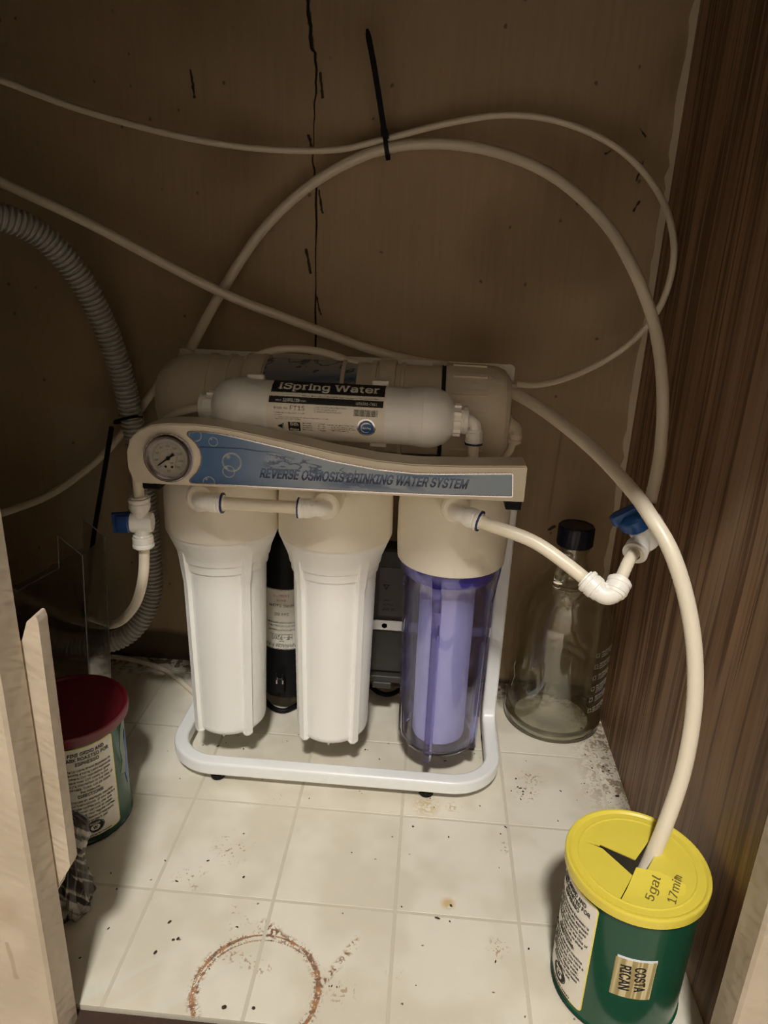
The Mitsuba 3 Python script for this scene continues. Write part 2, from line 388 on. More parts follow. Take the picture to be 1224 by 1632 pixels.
def powder_col(p, n, uv):
    return mix((0.22, 0.22, 0.17), (0.50, 0.51, 0.43), fbm(p.x*120, p.y*120, p.z*120))
plastic('mat_powder', proc(powder_col), .8, .1)

# ---------------------------------------------------------------- the kitchen around the cabinet (behind the camera)
RX, LX, BY, FY = 0.507, -0.50, 0.287, -0.252
def slab(x0, x1, y0, y1, z0, z1): return moved(trimesh.creation.box((x1-x0, y1-y0, z1-z0)), t=((x0+x1)/2, (y0+y1)/2, (z0+z1)/2))
add('floor_kitchen', slab(-1.8, 2.2, -3.0, -.285, -.14, -.10), 'mat_kitchen', False, kind='structure')
add('wall_rear', slab(-1.8, 2.2, -3.05, -3.0, -.1, 2.4), 'mat_kitchen', False, kind='structure')
add('ceiling', slab(-1.8, 2.2, -3.0, .30, 2.4, 2.45), 'mat_kitchen', False, kind='structure')
ld = lathe([(0, 0), (.07, .003), (.108, .016), (.128, .036), (.130, .05)], LAMP_POS, (0, 0, 1), 32)
add('ceiling_lamp__base', lathe([(.130, .05), (.142, .052), (.142, .098), (0, .098)], LAMP_POS, (0, 0, 1), 32), 'mat_white')
bowl = mikit.ply(ld, 'mat_white', smooth=True); bowl['emitter'] = {'type': 'area', 'radiance': {'type': 'rgb', 'value': list(LAMP_RADIANCE)}}
scene['ceiling_lamp__shade'] = bowl
tag('ceiling_lamp', 'round white lamp on the kitchen ceiling in front of the cabinet', 'lamp')

# ---------------------------------------------------------------- the cabinet
add('floor', slab(LX, RX + .004, FY + .006, BY + .004, -.02, -.0003), 'mat_grout', False, kind='structure')
tx, ty = .12, .1271
for i in range(-5, 5):
    for j in range(-2, 3):
        x0, x1, y0, y1 = i*tx + .0016, (i+1)*tx - .0016, j*ty + .0016, (j+1)*ty - .0016
        x0, x1, y0, y1 = max(x0, LX), min(x1, RX), max(y0, FY + .006), min(y1, BY)
        if x1 - x0 > .004 and y1 - y0 > .004:
            add('floor__tile', cbox(x0, x1, y0, y1, -.003, 0, .00025), 'mat_floor', False)
CR = [(.088, -.01), (.0895, .1), (.0905, .25), (.0912, .40), (.0905, .47), (.0915, .50), (.0905, .53), (.0912, .56), (.0905, .60), (.0915, .63), (.0905, .655), (.0910, .672), (.0880, .682), (.0890, .69), (.0862, .699), (.0868, .71), (.0880, .722), (.0872, .735),
      (.0885, .748), (.0878, .76), (.0902, .772), (.0895, .782), (.0905, .795), (.0885, .806), (.0888, .812), (.0845, .816), (.0825, .828), (.0838, .838), (.0800, .85), (.0805, .862), (.0790, .90)]
def width(z): return .0006 + .0009 * max(0, math.sin(z*41) * .5 + .5) + .0016 * max(0, (z - .80) / .08)
lp = [(x - width(z), z) for x, z in CR]; rp = [(x + width(z), z) for x, z in CR]
add('wall_back', slab(LX, RX, BY + .004, BY + .012, -.02, .9), 'mat_dark', False, kind='structure')
add('wall_back__panel', xz_panel([(LX, -.01)] + lp + [(LX, .90)], BY, BY + .004), 'mat_wall', False)
add('wall_back__panel', xz_panel([(RX, -.01), (RX, .90)] + rp[::-1], BY, BY + .004), 'mat_wall', False)
add('wall_right', slab(RX, RX + .012, FY, BY + .012, -.02, .9), 'mat_wood', False, kind='structure')
add('wall_left', slab(LX - .012, LX, FY, BY + .012, -.02, .9), 'mat_wall', False, kind='structure')
zz = np.arange(.0, .90, .012)
jag = [(RX - .006 - .0035*meshkit.noise(np.array([z*55, 1., 2.])) + (.003 if meshkit.noise(np.array([z*130, 7., 2.])) > .8 else 0), z) for z in zz]
add('trim_1', xz_panel([(RX, 0)] + [(float(x), float(z)) for x, z in jag] + [(RX, .888)], BY - .0022, BY), 'mat_edge', False, kind='structure')
add('trim_2', cbox(-.14, -.017, -.282, -.252, -.10, .90, .0022), 'mat_stile', False, kind='structure')
hinge = [(-.03, .128), (-.0195, .131), (-.0165, .140), (-.0085, .153), (-.0065, .158), (-.0045, .366), (-.006, .372), (-.0125, .366), (-.0175, .352), (-.03, .34)]
add('trim_3', xz_panel(sg.Polygon(hinge).buffer(-.0015).buffer(.0015), -.2515, -.240), 'mat_stile', 30, kind='structure')
add('trim_4', cbox(.4855, .62, -.282, -.252, -.10, .90, .0022), 'mat_stile', False, kind='structure')
add('trim_5', cbox(-.14, .62, -.282, FY + .005, -.10, -.004, .001), 'mat_brown', False, kind='structure')
cy, cz = COUNTER_EDGE
add('countertop', cbox(-1.8, 2.2, cy, .31, .90, .94, .002), 'mat_brown', False, kind='structure')
add('trim_6', cbox(-.14, .62, cy, -.283, cz, .90, .002), 'mat_stile', False, kind='structure')
add('wall_front', cat(slab(-1.8, -.14, -.283, -.253, -.1, .90), slab(.62, 2.2, -.283, -.253, -.1, .90)), 'mat_stile', False, kind='structure')

# centre lines of the tubes, in metres
LOOP_THIN = [(-0.26, 0.17, 0.767), (-0.2328, 0.19, 0.7584), (-0.1581, 0.215, 0.7361), (-0.0393, 0.235, 0.713), (0.0432, 0.25, 0.7071), (0.1215, 0.258, 0.7104), (0.1726, 0.262, 0.7227), (0.2485, 0.262, 0.742), (0.3107, 0.26, 0.7509), (0.3732, 0.256, 0.744), (0.4373, 0.25, 0.7177), (0.477, 0.235, 0.6797), (0.4933, 0.21, 0.6409), (0.499, 0.2, 0.6025), (0.4929, 0.205, 0.5542), (0.4683, 0.22, 0.511), (0.4221, 0.22, 0.4782), (0.3697, 0.2, 0.4634), (0.3332, 0.185, 0.4656)]
LOOP_THICK = [(0.4643, 0.03, 0.383), (0.4706, 0.045, 0.4096), (0.474, 0.058, 0.4332), (0.4733, 0.08, 0.4853), (0.4641, 0.11, 0.5428), (0.4416, 0.135, 0.5953), (0.4117, 0.175, 0.643), (0.3602, 0.215, 0.6868), (0.306, 0.24, 0.7094), (0.25, 0.255, 0.719), (0.2002, 0.26, 0.7175), (0.1768, 0.26, 0.7129), (0.1503, 0.26, 0.705), (0.0923, 0.26, 0.6747), (0.0331, 0.255, 0.6219), (-0.0181, 0.238, 0.5453), (-0.041, 0.21, 0.4954), (-0.046, 0.185, 0.4749)]
LONG = [(-0.2504, 0.13, 0.6703), (-0.2243, 0.15, 0.6563), (-0.1511, 0.175, 0.6228), (-0.0429, 0.2, 0.5672), (0.0118, 0.212, 0.5424), (0.0542, 0.222, 0.5271), (0.1747, 0.232, 0.4881), (0.2213, 0.218, 0.4811), (0.2601, 0.19, 0.4805)]
LOWLEFT = [(-0.088, 0.225, 0.4472), (-0.1089, 0.24, 0.4245), (-0.1648, 0.262, 0.3603), (-0.2081, 0.262, 0.3158), (-0.2605, 0.235, 0.2763), (-0.2997, 0.18, 0.2658), (-0.3248, 0.14, 0.263)]
POSTIN = [(0.0081, 0.062, 0.445), (-0.0116, 0.065, 0.4401), (-0.0308, 0.07, 0.428), (-0.0511, 0.075, 0.4053)]
POSTOUT = [(0.2895, 0.062, 0.4487), (0.2912, 0.062, 0.4281), (0.2936, 0.062, 0.3985)]
ARCH = [(0.0401, 0.13, 0.4848), (0.0622, 0.15, 0.4934), (0.0885, 0.16, 0.4961), (0.1248, 0.155, 0.4937), (0.1637, 0.135, 0.4854)]
CANTUBE = [(0.3276, 0.165, 0.461), (0.3381, 0.155, 0.4591), (0.3608, 0.12, 0.452), (0.4013, 0.04, 0.4324), (0.4266, -0.04, 0.4135), (0.4352, -0.065, 0.4027), (0.4509, -0.088, 0.3788), (0.4688, -0.108, 0.3294), (0.4778, -0.125, 0.2718), (0.475, -0.142, 0.209), (0.4636, -0.157, 0.1621), (0.4516, -0.168, 0.1255), (0.4407, -0.178, 0.1023)]
FRONT = [(0.2978, -0.006, 0.3683), (0.318, -0.016, 0.3658), (0.3465, -0.03, 0.3575), (0.3717, -0.043, 0.346), (0.3923, -0.053, 0.334)]
ELBOW = [(0.3923, -0.053, 0.334), (0.4138, -0.068, 0.3205), (0.4292, -0.046, 0.344)]
VALVE2 = [(0.4292, -0.046, 0.344), (0.4369, -0.031, 0.3536), (0.4553, 0, 0.3637), (0.4643, 0.03, 0.383)]
VALVETUBE = [(-0.0489, 0.03, 0.3023), (-0.0495, 0.03, 0.2863), (-0.0534, 0.032, 0.263), (-0.0933, 0.085, 0.1928), (-0.1564, 0.146, 0.1343), (-0.2125, 0.158, 0.1335), (-0.2551, 0.162, 0.1494), (-0.3019, 0.16, 0.1716), (-0.341, 0.15, 0.2046)]
FLOORTUBE = [(-0.2778, 0.2604, 0.004), (-0.2297, 0.2724, 0.004), (-0.2111, 0.275, 0.004), (-0.1633, 0.2653, 0.004), (-0.1169, 0.2439, 0.004), (-0.0772, 0.2098, 0.004), (-0.0377, 0.1707, 0.004)]
HOSE = [(-0.2389, 0.1, 0.624), (-0.2117, 0.12, 0.6216), (-0.1869, 0.145, 0.6067), (-0.1619, 0.17, 0.568), (-0.1439, 0.19, 0.5109), (-0.1332, 0.205, 0.4466), (-0.1275, 0.215, 0.3738), (-0.1234, 0.22, 0.2926), (-0.1212, 0.22, 0.2077), (-0.124, 0.215, 0.1439), (-0.1435, 0.2, 0.1018), (-0.1718, 0.19, 0.0835), (-0.2205, 0.18, 0.0815), (-0.2659, 0.17, 0.0991)]
TIE_TAIL = [(0.1778, 0.248, 0.7077), (0.1743, 0.247, 0.7271), (0.1701, 0.246, 0.7468), (0.1612, 0.243, 0.7884), (0.1522, 0.24, 0.8249)]
TIE2 = [(-0.1455, 0.19, 0.3868), (-0.1598, 0.185, 0.3227), (-0.1773, 0.18, 0.2471), (-0.1879, 0.175, 0.1864), (-0.1993, 0.17, 0.1281)]
LVALVE = [(-0.0511, 0.03, 0.3602), (-0.0506, 0.03, 0.35), (-0.0505, 0.03, 0.3256), (-0.0518, 0.03, 0.3006)]
MEMELB = [(0.3232, 0.14, 0.4423), (0.3382, 0.14, 0.4432), (0.3413, 0.145, 0.4173), (0.3367, 0.15, 0.3976), (0.327, 0.16, 0.3793)]
CORD = [(0.0132, 0.2313, 0.004), (0.04, 0.1911, 0.004), (0.0538, 0.1766, 0.004), (0.0686, 0.1727, 0.004), (0.082, 0.1847, 0.004), (0.1026, 0.2192, 0.004), (0.1533, 0.2499, 0.004), (0.1813, 0.2471, 0.004), (0.1934, 0.2343, 0.004), (0.2082, 0.2299, 0.004), (0.2238, 0.243, 0.004), (0.2444, 0.2787, 0.004)]

# ---------------------------------------------------------------- the water filter unit on its white frame
U = 'water_filter_system'
tag(U, 'white water filter unit with three upright canisters on a bent tube frame', 'water filter')
HY = .095                                                    # y of the three canisters
HX = (.0185, .1465, .277)
sec = rrect(.0175, .0175, .0035)
zc = .0195
fp = fillet([(.346, .17, .376), (.346, .17, zc), (.346, .036, zc), (-.041, .036, zc), (-.041, .17, zc), (-.041, .17, .376)], [0, .024, .052, .052, .024, 0], 14)
fs = np.vstack([np.linspace(a, b, max(2, int(np.linalg.norm(b - a) / .03)), endpoint=False) for a, b in zip(fp[:-1], fp[1:])] + [fp[-1:]])
add(f'{U}__frame', sweep(fs, sec, up=(0, 1, 0)), 'mat_steel', 35)
for x, y in ((.016, .040), (.267, .040), (.016, .155), (.335, .150)):
    if y > .1: x = -.041 if x < .1 else .346
    add(f'{U}__rubber_foot', lathe([(0, 0), (.0075, 0), (.0085, .001), (.0085, .0055), (.0065, .007), (.0045, .0075), (.0045, .0118), (0, .0118)], (x, y, .0002), n=24), 'mat_black')
plate = extrude(sg.box(-.048, .36, .374, .484).buffer(-.004).buffer(.004), .0016)
add(f'{U}__back_plate', cat(xz_panel(sg.box(-.046, .3765, .339, .4855).buffer(-.006).buffer(.006), .1955, .197), slab(-.044, .336, .034, .197, .3762, .3782)), 'mat_head', 30)
for x, y in ((.330, .07), (.338, .13), (.337, .165)):
    add(f'{U}__bolt', lathe([(0, .0042), (.0028, .004), (.0045, .0022), (.0048, 0)], (x, y, .3782), n=16), 'mat_chrome')
add(f'{U}__cross_bar', cbox(.128, .345, .163, .166, .1455, .1590, .0008), 'mat_white')
add(f'{U}__cross_bar__screw', lathe([(0, .002), (.002, .0018), (.0034, .0004), (.0034, 0)], (.2025, .163, .1523), (0, -1, 0), 16), 'mat_chrome')

def ribs(c, r0, r1, z0, z1, angs, w=.0085, h=.0042, foot=True):
    out = []
    for a in angs:
        ca, sa = math.cos(math.radians(a)), math.sin(math.radians(a))
        M = np.array([[ca, -sa, 0], [sa, ca, 0], [0, 0, 1]])
        v = []
        for z, r in ((z0, r0), (z1, r1)):
            for rr, ww in ((r - .003, w * .62), (r + h, w * .45)):
                v += [(rr, -ww, z), (rr, ww, z)]
        b = trimesh.convex.convex_hull(np.array(v))
        out.append(moved(b, M, (c[0], c[1], 0)))
        tw = w * .5
        top = trimesh.convex.convex_hull(np.array([(r1 - .003, q*tw*1.2, r) for q in (-1, 1) for r in (z1 - .016, z1 + .03)] + [(r1 + h, q*tw*.8, z1 - .014) for q in (-1, 1)]
                                                  + [(r1 + h + .0012, q*tw, z1 - .004) for q in (-1, 1)] + [(r1 + .0085, q*tw*1.25, z1 + .026) for q in (-1, 1)] + [(r1 + .0085, q*tw*1.25, z1 + .03) for q in (-1, 1)]))
        out.append(moved(top, M, (c[0], c[1], 0)))
        if foot:
            nub = trimesh.creation.icosphere(2, .0052); nub.vertices *= (1, 1.15, .95)
            out.append(moved(moved(nub, t=(r0 - .0005, 0, z0 + .001)), M, (c[0], c[1], 0)))
    return cat(*out)

ANG = (-90 - 43, -90 + 43, 90 - 43, 90 + 43)
for i in (0, 1):
    c, H = (HX[i], HY), f'{U}__filter_housing' + ('' if i == 0 else '_001')
    z0 = .0465
    body = lathe([(0, z0), (.034, z0 + .0005), (.0395, z0 + .002), (.0425, z0 + .006), (.0435, z0 + .011), (.0472, .255), (.0473, .2615), (.0497, .2638), (.0502, .2725), (.0522, .2742), (.0530, .279), (.0540, .283), (.0598, .2975), (.0615, .302), (.0615, .306)], (c[0], c[1], 0), n=80)
    nub = lathe([(0, -.0045), (.0013, -.004), (.0013, .002)], (c[0], c[1] - .034, z0), n=10)
    add(H, cat(body, ribs(c, .0432, .0472, z0 + .002, .262, ANG, .0092), nub), 'mat_white', 35)
    add(f'{H}__cap', lathe([(.0610, .3045), (.0632, .3055), (.0638, .308), (.0634, .345), (.0625, .358), (.0600, .366), (.055, .3715), (.045, .3755), (0, .376)], (c[0], c[1], 0), n=80), 'mat_head', 35)
c, H = (HX[2], HY), f'{U}__filter_housing_002'
add(f'{H}__cap', lathe([(.0575, .2840), (.0588, .2838), (.0598, .2850), (.0612, .31), (.0612, .345), (.0600, .358), (.058, .366), (.053, .3715), (.045, .3755), (0, .376)], (c[0], c[1], 0), n=96), 'mat_head', 35)
z0 = .041
prof = [(.0452, z0 + .0088), (.0458, z0 + .013), (.0497, .252), (.0503, .2585), (.0535, .267), (.0568, .274), (.0584, .2836)]
inn = [(.0425, z0 + .0088), (.0432, z0 + .016), (.0468, .252), (.0472, .2585), (.050, .267), (.0535, .274), (.0545, .2836)]
add(H, cat(lathe(prof, (c[0], c[1], 0), n=96), lathe(inn[::-1], (c[0], c[1], 0), n=96)), 'mat_clear_purple', True,
    label='clear purple canister with a lavender filter cartridge inside')
for k, a in enumerate((-105, -20, 75, 165)):
    add(f'{H}__rib', ribs(c, .0455, .0495, z0 - .002, .252, (a,), .0078, .0034, False), 'mat_rib_purple', 30)
add(f'{H}__cartridge', lathe([(0, .0500), (.026, .0500), (.0305, .052), (.0315, .056), (.0315, .262), (0, .263)], (c[0], c[1], 0), n=64, warp=lambda r, t, a: r + .0004*np.sin(a*3 + t*40)), 'mat_cartridge', 40)
add(f'{H}__base', lathe([(0, z0), (.036, z0 + .0005), (.042, z0 + .0025), (.0448, z0 + .007), (.0445, z0 + .0085), (.030, z0 + .0080), (0, z0 + .0080)], (c[0], c[1], 0), n=96), 'mat_base_purple', 30)
add(f'{H}__cartridge_cap', lathe([(.0308, .262), (.0500, .266), (.0535, .2845)], (c[0], c[1], 0), n=64), 'mat_cart_cap', 40)

# push-fit elbows and collars
def collar(p, d, r=.0098, L=.017):
    return lathe([(.0062, 0), (r*.86, 0), (r*.9, .0006), (r*.9, L*.18), (r*.98, L*.2), (r, L*.24), (r, L*.55), (r*.93, L*.58), (r*.93, L*.62), (r, L*.66), (r*1.03, L*.72), (r*1.03, L*.86), (r*.95, L*.9), (r*.82, L*.92), (r*.82, L), (.0058, L)], p, d, 32)
def clip(p, d, r=.0103):
    return lathe([(.0062, 0), (r, 0), (r, .0017), (.0062, .0017)], p, d, 28)
def unit(v): v = np.asarray(v, float); return v / np.linalg.norm(v)
def elbow(key, boss, y_head, d, Lb=.010, mat='mat_fitting', rb=.0145):
    """A boss on the canister head and an elbow whose mouth points along d. Returns the mouth."""
    b, d = np.asarray(boss, float), unit(d)
    add(f'{key}', lathe([(rb*1.08, y_head - b[1]), (rb, .010), (rb*.95, .0075), (rb*.8, .0062), (0, .0062)], b, (0, 1, 0), 32), 'mat_head')
    path = fillet([b + (0, .012, 0), b, b + d * Lb * 1.6], [0, .0075, 0], 10)
    add(f'{key}__elbow', sweep(spline(path, .0016), ring2(.0076, 24)), 'mat_fitting', 40)
    m = b + d * Lb
    add(f'{key}__collar', collar(m, d), 'mat_fitting', 25)
    add(f'{key}__clip', clip(m + d * .0145, d), 'mat_navy')
    return m + d * .0165
m1 = elbow(f'{U}__inlet_port', (.0215, .000, .3655), .037, (1, 0, .0))
m2 = elbow(f'{U}__inlet_port_001', (.1475, .000, .3655), .037, (-1, 0, 0))
add(f'{U}__jumper_tube', tube([m1 - (.006, 0, 0), (m1 + m2)/2, m2 + (.006, 0, 0)], .0063), 'mat_tube')
d3 = unit(np.array(FRONT[1]) - np.array(FRONT[0]))
m3 = elbow(f'{U}__outlet_port', (.2745, -.001, .3715), .037, unit((.9, -.38, -.17)))

# the moulded front cover with its printed panel and gauge
bar = sg.Polygon([(-.0405, .381), (-.0455, .396), (-.0455, .412), (-.0415, .4245), (-.032, .4345), (-.018, .4405), (-.001, .4425), (.023, .4432), (.045, .4418), (.065, .439), (.107, .432), (.155, .4235), (.197, .418), (.232, .4160), (.28, .4175), (.336, .4208), (.338, .4188), (.338, .385)])
bar = bar.buffer(-.0008).buffer(.0008)
m = xz_panel(bar, .0005, .030)
bev = xz_panel(bar.buffer(-.0012), -.0009, .001)
add(f'{U}__front_cover', trimesh.convex.convex_hull(np.vstack([m.vertices])) if False else cat(m, bev), 'mat_cover', 30)
lab = sg.Polygon([(.0165, .4352), (.026, .4362), (.045, .4352), (.065, .4322), (.107, .4245), (.155, .4145), (.197, .409), (.233, .407), (.256, .408), (.3245, .4125), (.3265, .3905), (.258, .388), (.137, .386), (.0175, .3853), (.0155, .3872), (.024, .396), (.0280, .404), (.0292, .4115), (.0275, .4195), (.0235, .426), (.0165, .4325)]).buffer(-.0012).buffer(.0012)
add(f'{U}__front_cover__panel_print', xz_panel(lab, -.0013, -.0006), 'mat_panel', False, label='blue water print reading REVERSE OSMOSIS DRINKING WATER SYSTEM')
add(f'{U}__front_cover__panel_border', xz_panel(lab.buffer(.0009).difference(lab.buffer(-.0002)), -.0021, -.0006), 'mat_chrome', 30)
TX = lambda m: trimesh.Trimesh(np.stack([m.vertices[:, 0] + .24*m.vertices[:, 1], -m.vertices[:, 2], m.vertices[:, 1]], 1), m.faces, process=False)   # standing, slanted lettering
tm = TX(text('REVERSE OSMOSIS DRINKING WATER SYSTEM', .0092, True, .198))
tm.vertices[:, 2] += tm.vertices[:, 0] * .004
tm = cat(tm, moved(tm, t=(.0004, 0, 0)), moved(tm, t=(.0002, 0, .00015)))
add(f'{U}__front_cover__lettering', moved(tm, t=(.0845, -.00135, .3945)), 'mat_chrome_text', False)
G = f'{U}__pressure_gauge'
gc = np.array((-.003, 0, .4095))
add(G, lathe([(.0203, -.002), (.0225, -.0005), (.0240, .003), (.0238, .0062), (.0222, .0082), (.0205, .0080), (.0190, .0058), (.0184, .0040)], gc, (0, -1, 0), 64), 'mat_chrome', 40, label='chrome pressure gauge with grey dial')
add(f'{G}__dial', lathe([(0, .0042), (.0188, .0042)], gc, (0, -1, 0), 48), 'mat_dial', False)
XZ = lambda m, dx=0, dz=0, y=0: trimesh.Trimesh(np.stack([m.vertices[:, 0] + gc[0] + dx, y - m.vertices[:, 2], m.vertices[:, 1] + gc[2] + dz], 1), m.faces, process=False)
def rot2(m, deg):
    a = math.radians(deg); return moved(m, [[math.cos(a), -math.sin(a), 0], [math.sin(a), math.cos(a), 0], [0, 0, 1]])
marks = []
for k in range(41):
    a = 225 - k * 270 / 40
    L = .0022 if k % 5 == 0 else .0011
    marks.append(rot2(rect(.0158 - L, .0158, -.00013, .00013), a))
for k, s in enumerate(('0', '20', '40', '60', '80', '100', '120', '140', '160')):
    a = math.radians(225 - k * 270 / 8); w = text(s, .0019)
    marks.append(at(w, .0118*math.cos(a), .0118*math.sin(a) - .0009, 'c'))
for k in range(31):
    a = 225 - k * 270 / 30
    marks.append(rot2(rect(.0078, .0088, -.0001, .0001), a))
marks += [at(text('bar', .0017), .003, -.0055, 'c'), at(text('psi', .0017), 0, -.0135, 'c')]
add(f'{G}__dial_print', XZ(cat(*marks), y=-.0043), 'mat_grey_ink', False)
ndl = sg.Polygon([(-.0072, -.0015), (-.0072, .0015), (-.003, .0009), (.012, .0005), (.0140, 0), (.012, -.0005), (-.003, -.0009)])
add(f'{G}__needle', XZ(rot2(cat(extrude(ndl, .0004), extrude(sg.Point(0, 0).buffer(.0019), .0009)), 217), y=-.0050), 'mat_black', 30)
for dx in (-.0032, .0032):
    add(f'{G}__screw', XZ(extrude(sg.Point(dx, -.0086).buffer(.0011), .0004), y=-.0043), 'mat_black')
add(f'{U}__cover_plug', cbox(-.0345, -.0165, .004, .028, .3735, .3828, .0012), 'mat_black')
add(f'{U}__cover_plug', cbox(.322, .337, .006, .030, .374, .3860, .0012), 'mat_black')

# the inline post filter lying on top
P = f'{U}__post_filter'
py, pz, pr, px0, px1 = .060, .4485, .0288, .023, .2705
rp_ = pr + .0018
prof = [(.0085, 0), (.013, .0012), (.020, .005), (.0255, .0105), (.0287, .0175), (rp_, .0245), (rp_, .033), (rp_ - .0004, .0335), (pr, .046), (pr, .0475)]
L = px1 - px0
add(P, lathe(prof + [(r, L - t) for r, t in prof[::-1]], (px0, py, pz), (1, 0, 0), 72), 'mat_white', 35)
def nip(d, p):
    return cat(lathe([(0, -.003), (.0145, -.003), (.0145, .006), (.0132, .0065), (.0132, .008), (.0140, .0085), (.0140, .0125), (.012, .0135), (0, .0135)], p, d, 28),
               *[moved(trimesh.creation.box((.007, .0022, .0035)), t=(p[0] + d[0]*.002, p[1] + .0146*math.cos(a), p[2] + .0146*math.sin(a))) for a in np.arange(10)*math.pi/5])
add(f'{P}__end_nut', nip((-1, 0, 0), (px0 + .001, py, pz - .001)), 'mat_fitting', 25)
add(f'{P}__end_nut', nip((1, 0, 0), (px1 - .001, py, pz - .001)), 'mat_fitting', 25)

LX0, LX1 = .0845, .2005
lab_h = .070
lw = LX1 - LX0
ph0 = 12.0
V = lambda deg: math.radians(deg - ph0) * pr
BH = lambda m, lift=.0004, e=None: bend_h(m, LX0, py, pz, pr, ph0, lift, e)
add(f'{P}__label', BH(rect(0, lw, V(-66), V(93), .0002), .0001, .004), 'mat_paper', True, label='white printed label with black bands')
bands = cat(rect(.0030, lw - .0012, V(48), V(90)), rect(.0020, lw - .0018, V(25), V(38.5)))
more = []
bx = lw - .0300
for k in range(26):
    w = (.0003, .0005, .0008, .0004)[(k*7 + k//3) % 4]
    more.append(rect(bx, bx + w, V(7), V(19.5))); bx += w + (.0003, .0005, .0004)[k % 3]
more += [rect(.0215, .0335, V(-31), V(-11))]
tri = extrude(sg.Polygon([(.0105, V(-21)), (.0170, V(-14)), (.0170, V(-28))]), .0002)
more += [tri]
hl = lambda s, x, v, h, fit=None, bold=False, al='l': at(text(s, h, bold, fit), x, V(v), al)
more += [hl('MODEL NO.', .0072, 13.5, .0021, .0142), hl('FT15', .0232, 12.5, .0040, .0145)]
for k, s in enumerate(('1. SOLVENT FREE & GREAT REDUCTION', '2. USE THE CONVENTIONAL', '3. 5 MICRON NOMINAL FILTRATION')):
    more.append(hl(s, .0470, 18.5 - 4.2*k, .00115, (.031, .022, .027)[k]))
more += [hl('TOP GRANULAR ACTIVATED CARBON POST FILTER', .0072, 5.5, .0010, .031), hl('Attention:', .0072, 1.5, .0010, .009),
         hl('Do not let water sit in the filter for a long time before the first use', .009, -2.5, .0009, .052), hl('and flush for five minutes', .009, -5.8, .0009, .025)]
for k, (a, b) in enumerate((('Service life:', '1 year'), ('Working pressure:', '20 - 100'), ('Temperature:', '40 - 100 F'), ('Flow rate:', '0.75 gpm'))):
    more += [hl(a, .0355, -13 - 5*k, .0010, .009 + .001*(k % 2)), hl(b, .0510, -13 - 5*k, .0010, .0075)]
for k, s in enumerate(('Replacement filter for', 'under sink water systems,', 'flush before first use,', 'keep from freezing')):
    more.append(hl(s, .060 + .004*(k > 0), -14 - 4.2*k, .0009, (.027, .022, .024, .017)[k]))
more += [hl('THE #1 BEST SELLING UNDER SINK WATER FILTER IN THE USA', .034, 40.2, .0012, .075)]
add(f'{P}__label_print', BH(cat(bands, *more), .00035, .006), 'mat_ink', False)
def serif_text(s, h, wide=1.22):
    out, x = [], 0.0
    stems = {'i': ((.5, 0),), 'p': ((.18, -.29),), 'r': ((.28, 0),), 'n': ((.18, 0), (.82, 0)), 'W': ()}
    for ch in s:
        if ch == ' ': x += h*.42; continue
        g = text(ch, h, True); g = moved(g, [[wide, 0, 0], [0, 1, 0], [0, 0, 1]]); w = g.vertices[:, 0].max()
        out.append(moved(g, t=(x, 0, 0)))
        sw, st = h*.20, h*.085
        for fx, fy in stems.get(ch, ()):
            out.append(rect(x + w*fx - sw*1.15, x + w*fx + sw*1.15, fy*h, fy*h + st))
        if ch in 'pnr':
            fx = stems[ch][0][0]; top = h*.76
            out.append(rect(x + w*fx - sw*1.2, x + w*fx, top - st, top))
        if ch == 'W':
            for fx in (.10, .50, .90): out.append(rect(x + w*fx - sw*1.1, x + w*fx + sw*1.1, h - st, h))
        if ch == 'S':
            out += [rect(x + w*.86, x + w*.97, h*.66, h*.98), rect(x + w*.03, x + w*.14, h*.02, h*.34)]
        x += w + h*(.17 if ch in 'ipnr' else .12)
    m = cat(*out); return m
S1 = serif_text('iSpring Water', .0097); S1 = moved(S1, [[.0985 / S1.vertices[:, 0].max(), 0, 0], [0, 1, 0], [0, 0, 1]])
white = [at(S1, .0105, V(56)), hl('www.', .0085, 29, .0016, .0060), hl('123FILTER', .0160, 28, .0030, .0165, True), hl('.com', .0330, 29, .0016, .0055), hl('(678)261-7611', .0875, 28.5, .0026, .0205),
         hl('5th', .0236, -18.5, .0034, .0080, True), hl('Stage', .0230, -29, .0024, .0090, True), rect(.0160, .0166, V(-26.5), V(-15.5))]
add(f'{P}__label_lettering', BH(cat(*white), .0007, .006), 'mat_white_ink', False)
lc = (.0985, V(-15))
disc = lambda r: affinity.translate(sg.Point(0, 0).buffer(r, 24), *lc)
add(f'{P}__label_emblem', BH(extrude(disc(.0092).difference(disc(.0074)), .0002), .0005, .003), 'mat_chrome', True)
add(f'{P}__label_emblem', BH(extrude(disc(.0074), .0002), .0005, .003), 'mat_blue', True)
sw = affinity.translate(sg.Point(0, 0).buffer(.0055, 24), lc[0], lc[1]).difference(affinity.translate(affinity.scale(sg.Point(0, 0).buffer(.0055, 24), 1.05, .82), lc[0] + .0009, lc[1] - .0004))
add(f'{P}__label_emblem', BH(cat(extrude(sw, .0002), at(text('iSpring', .0022, True, .0088), lc[0], lc[1] - .0011, 'c')), .0008, .003), 'mat_white_ink', False)
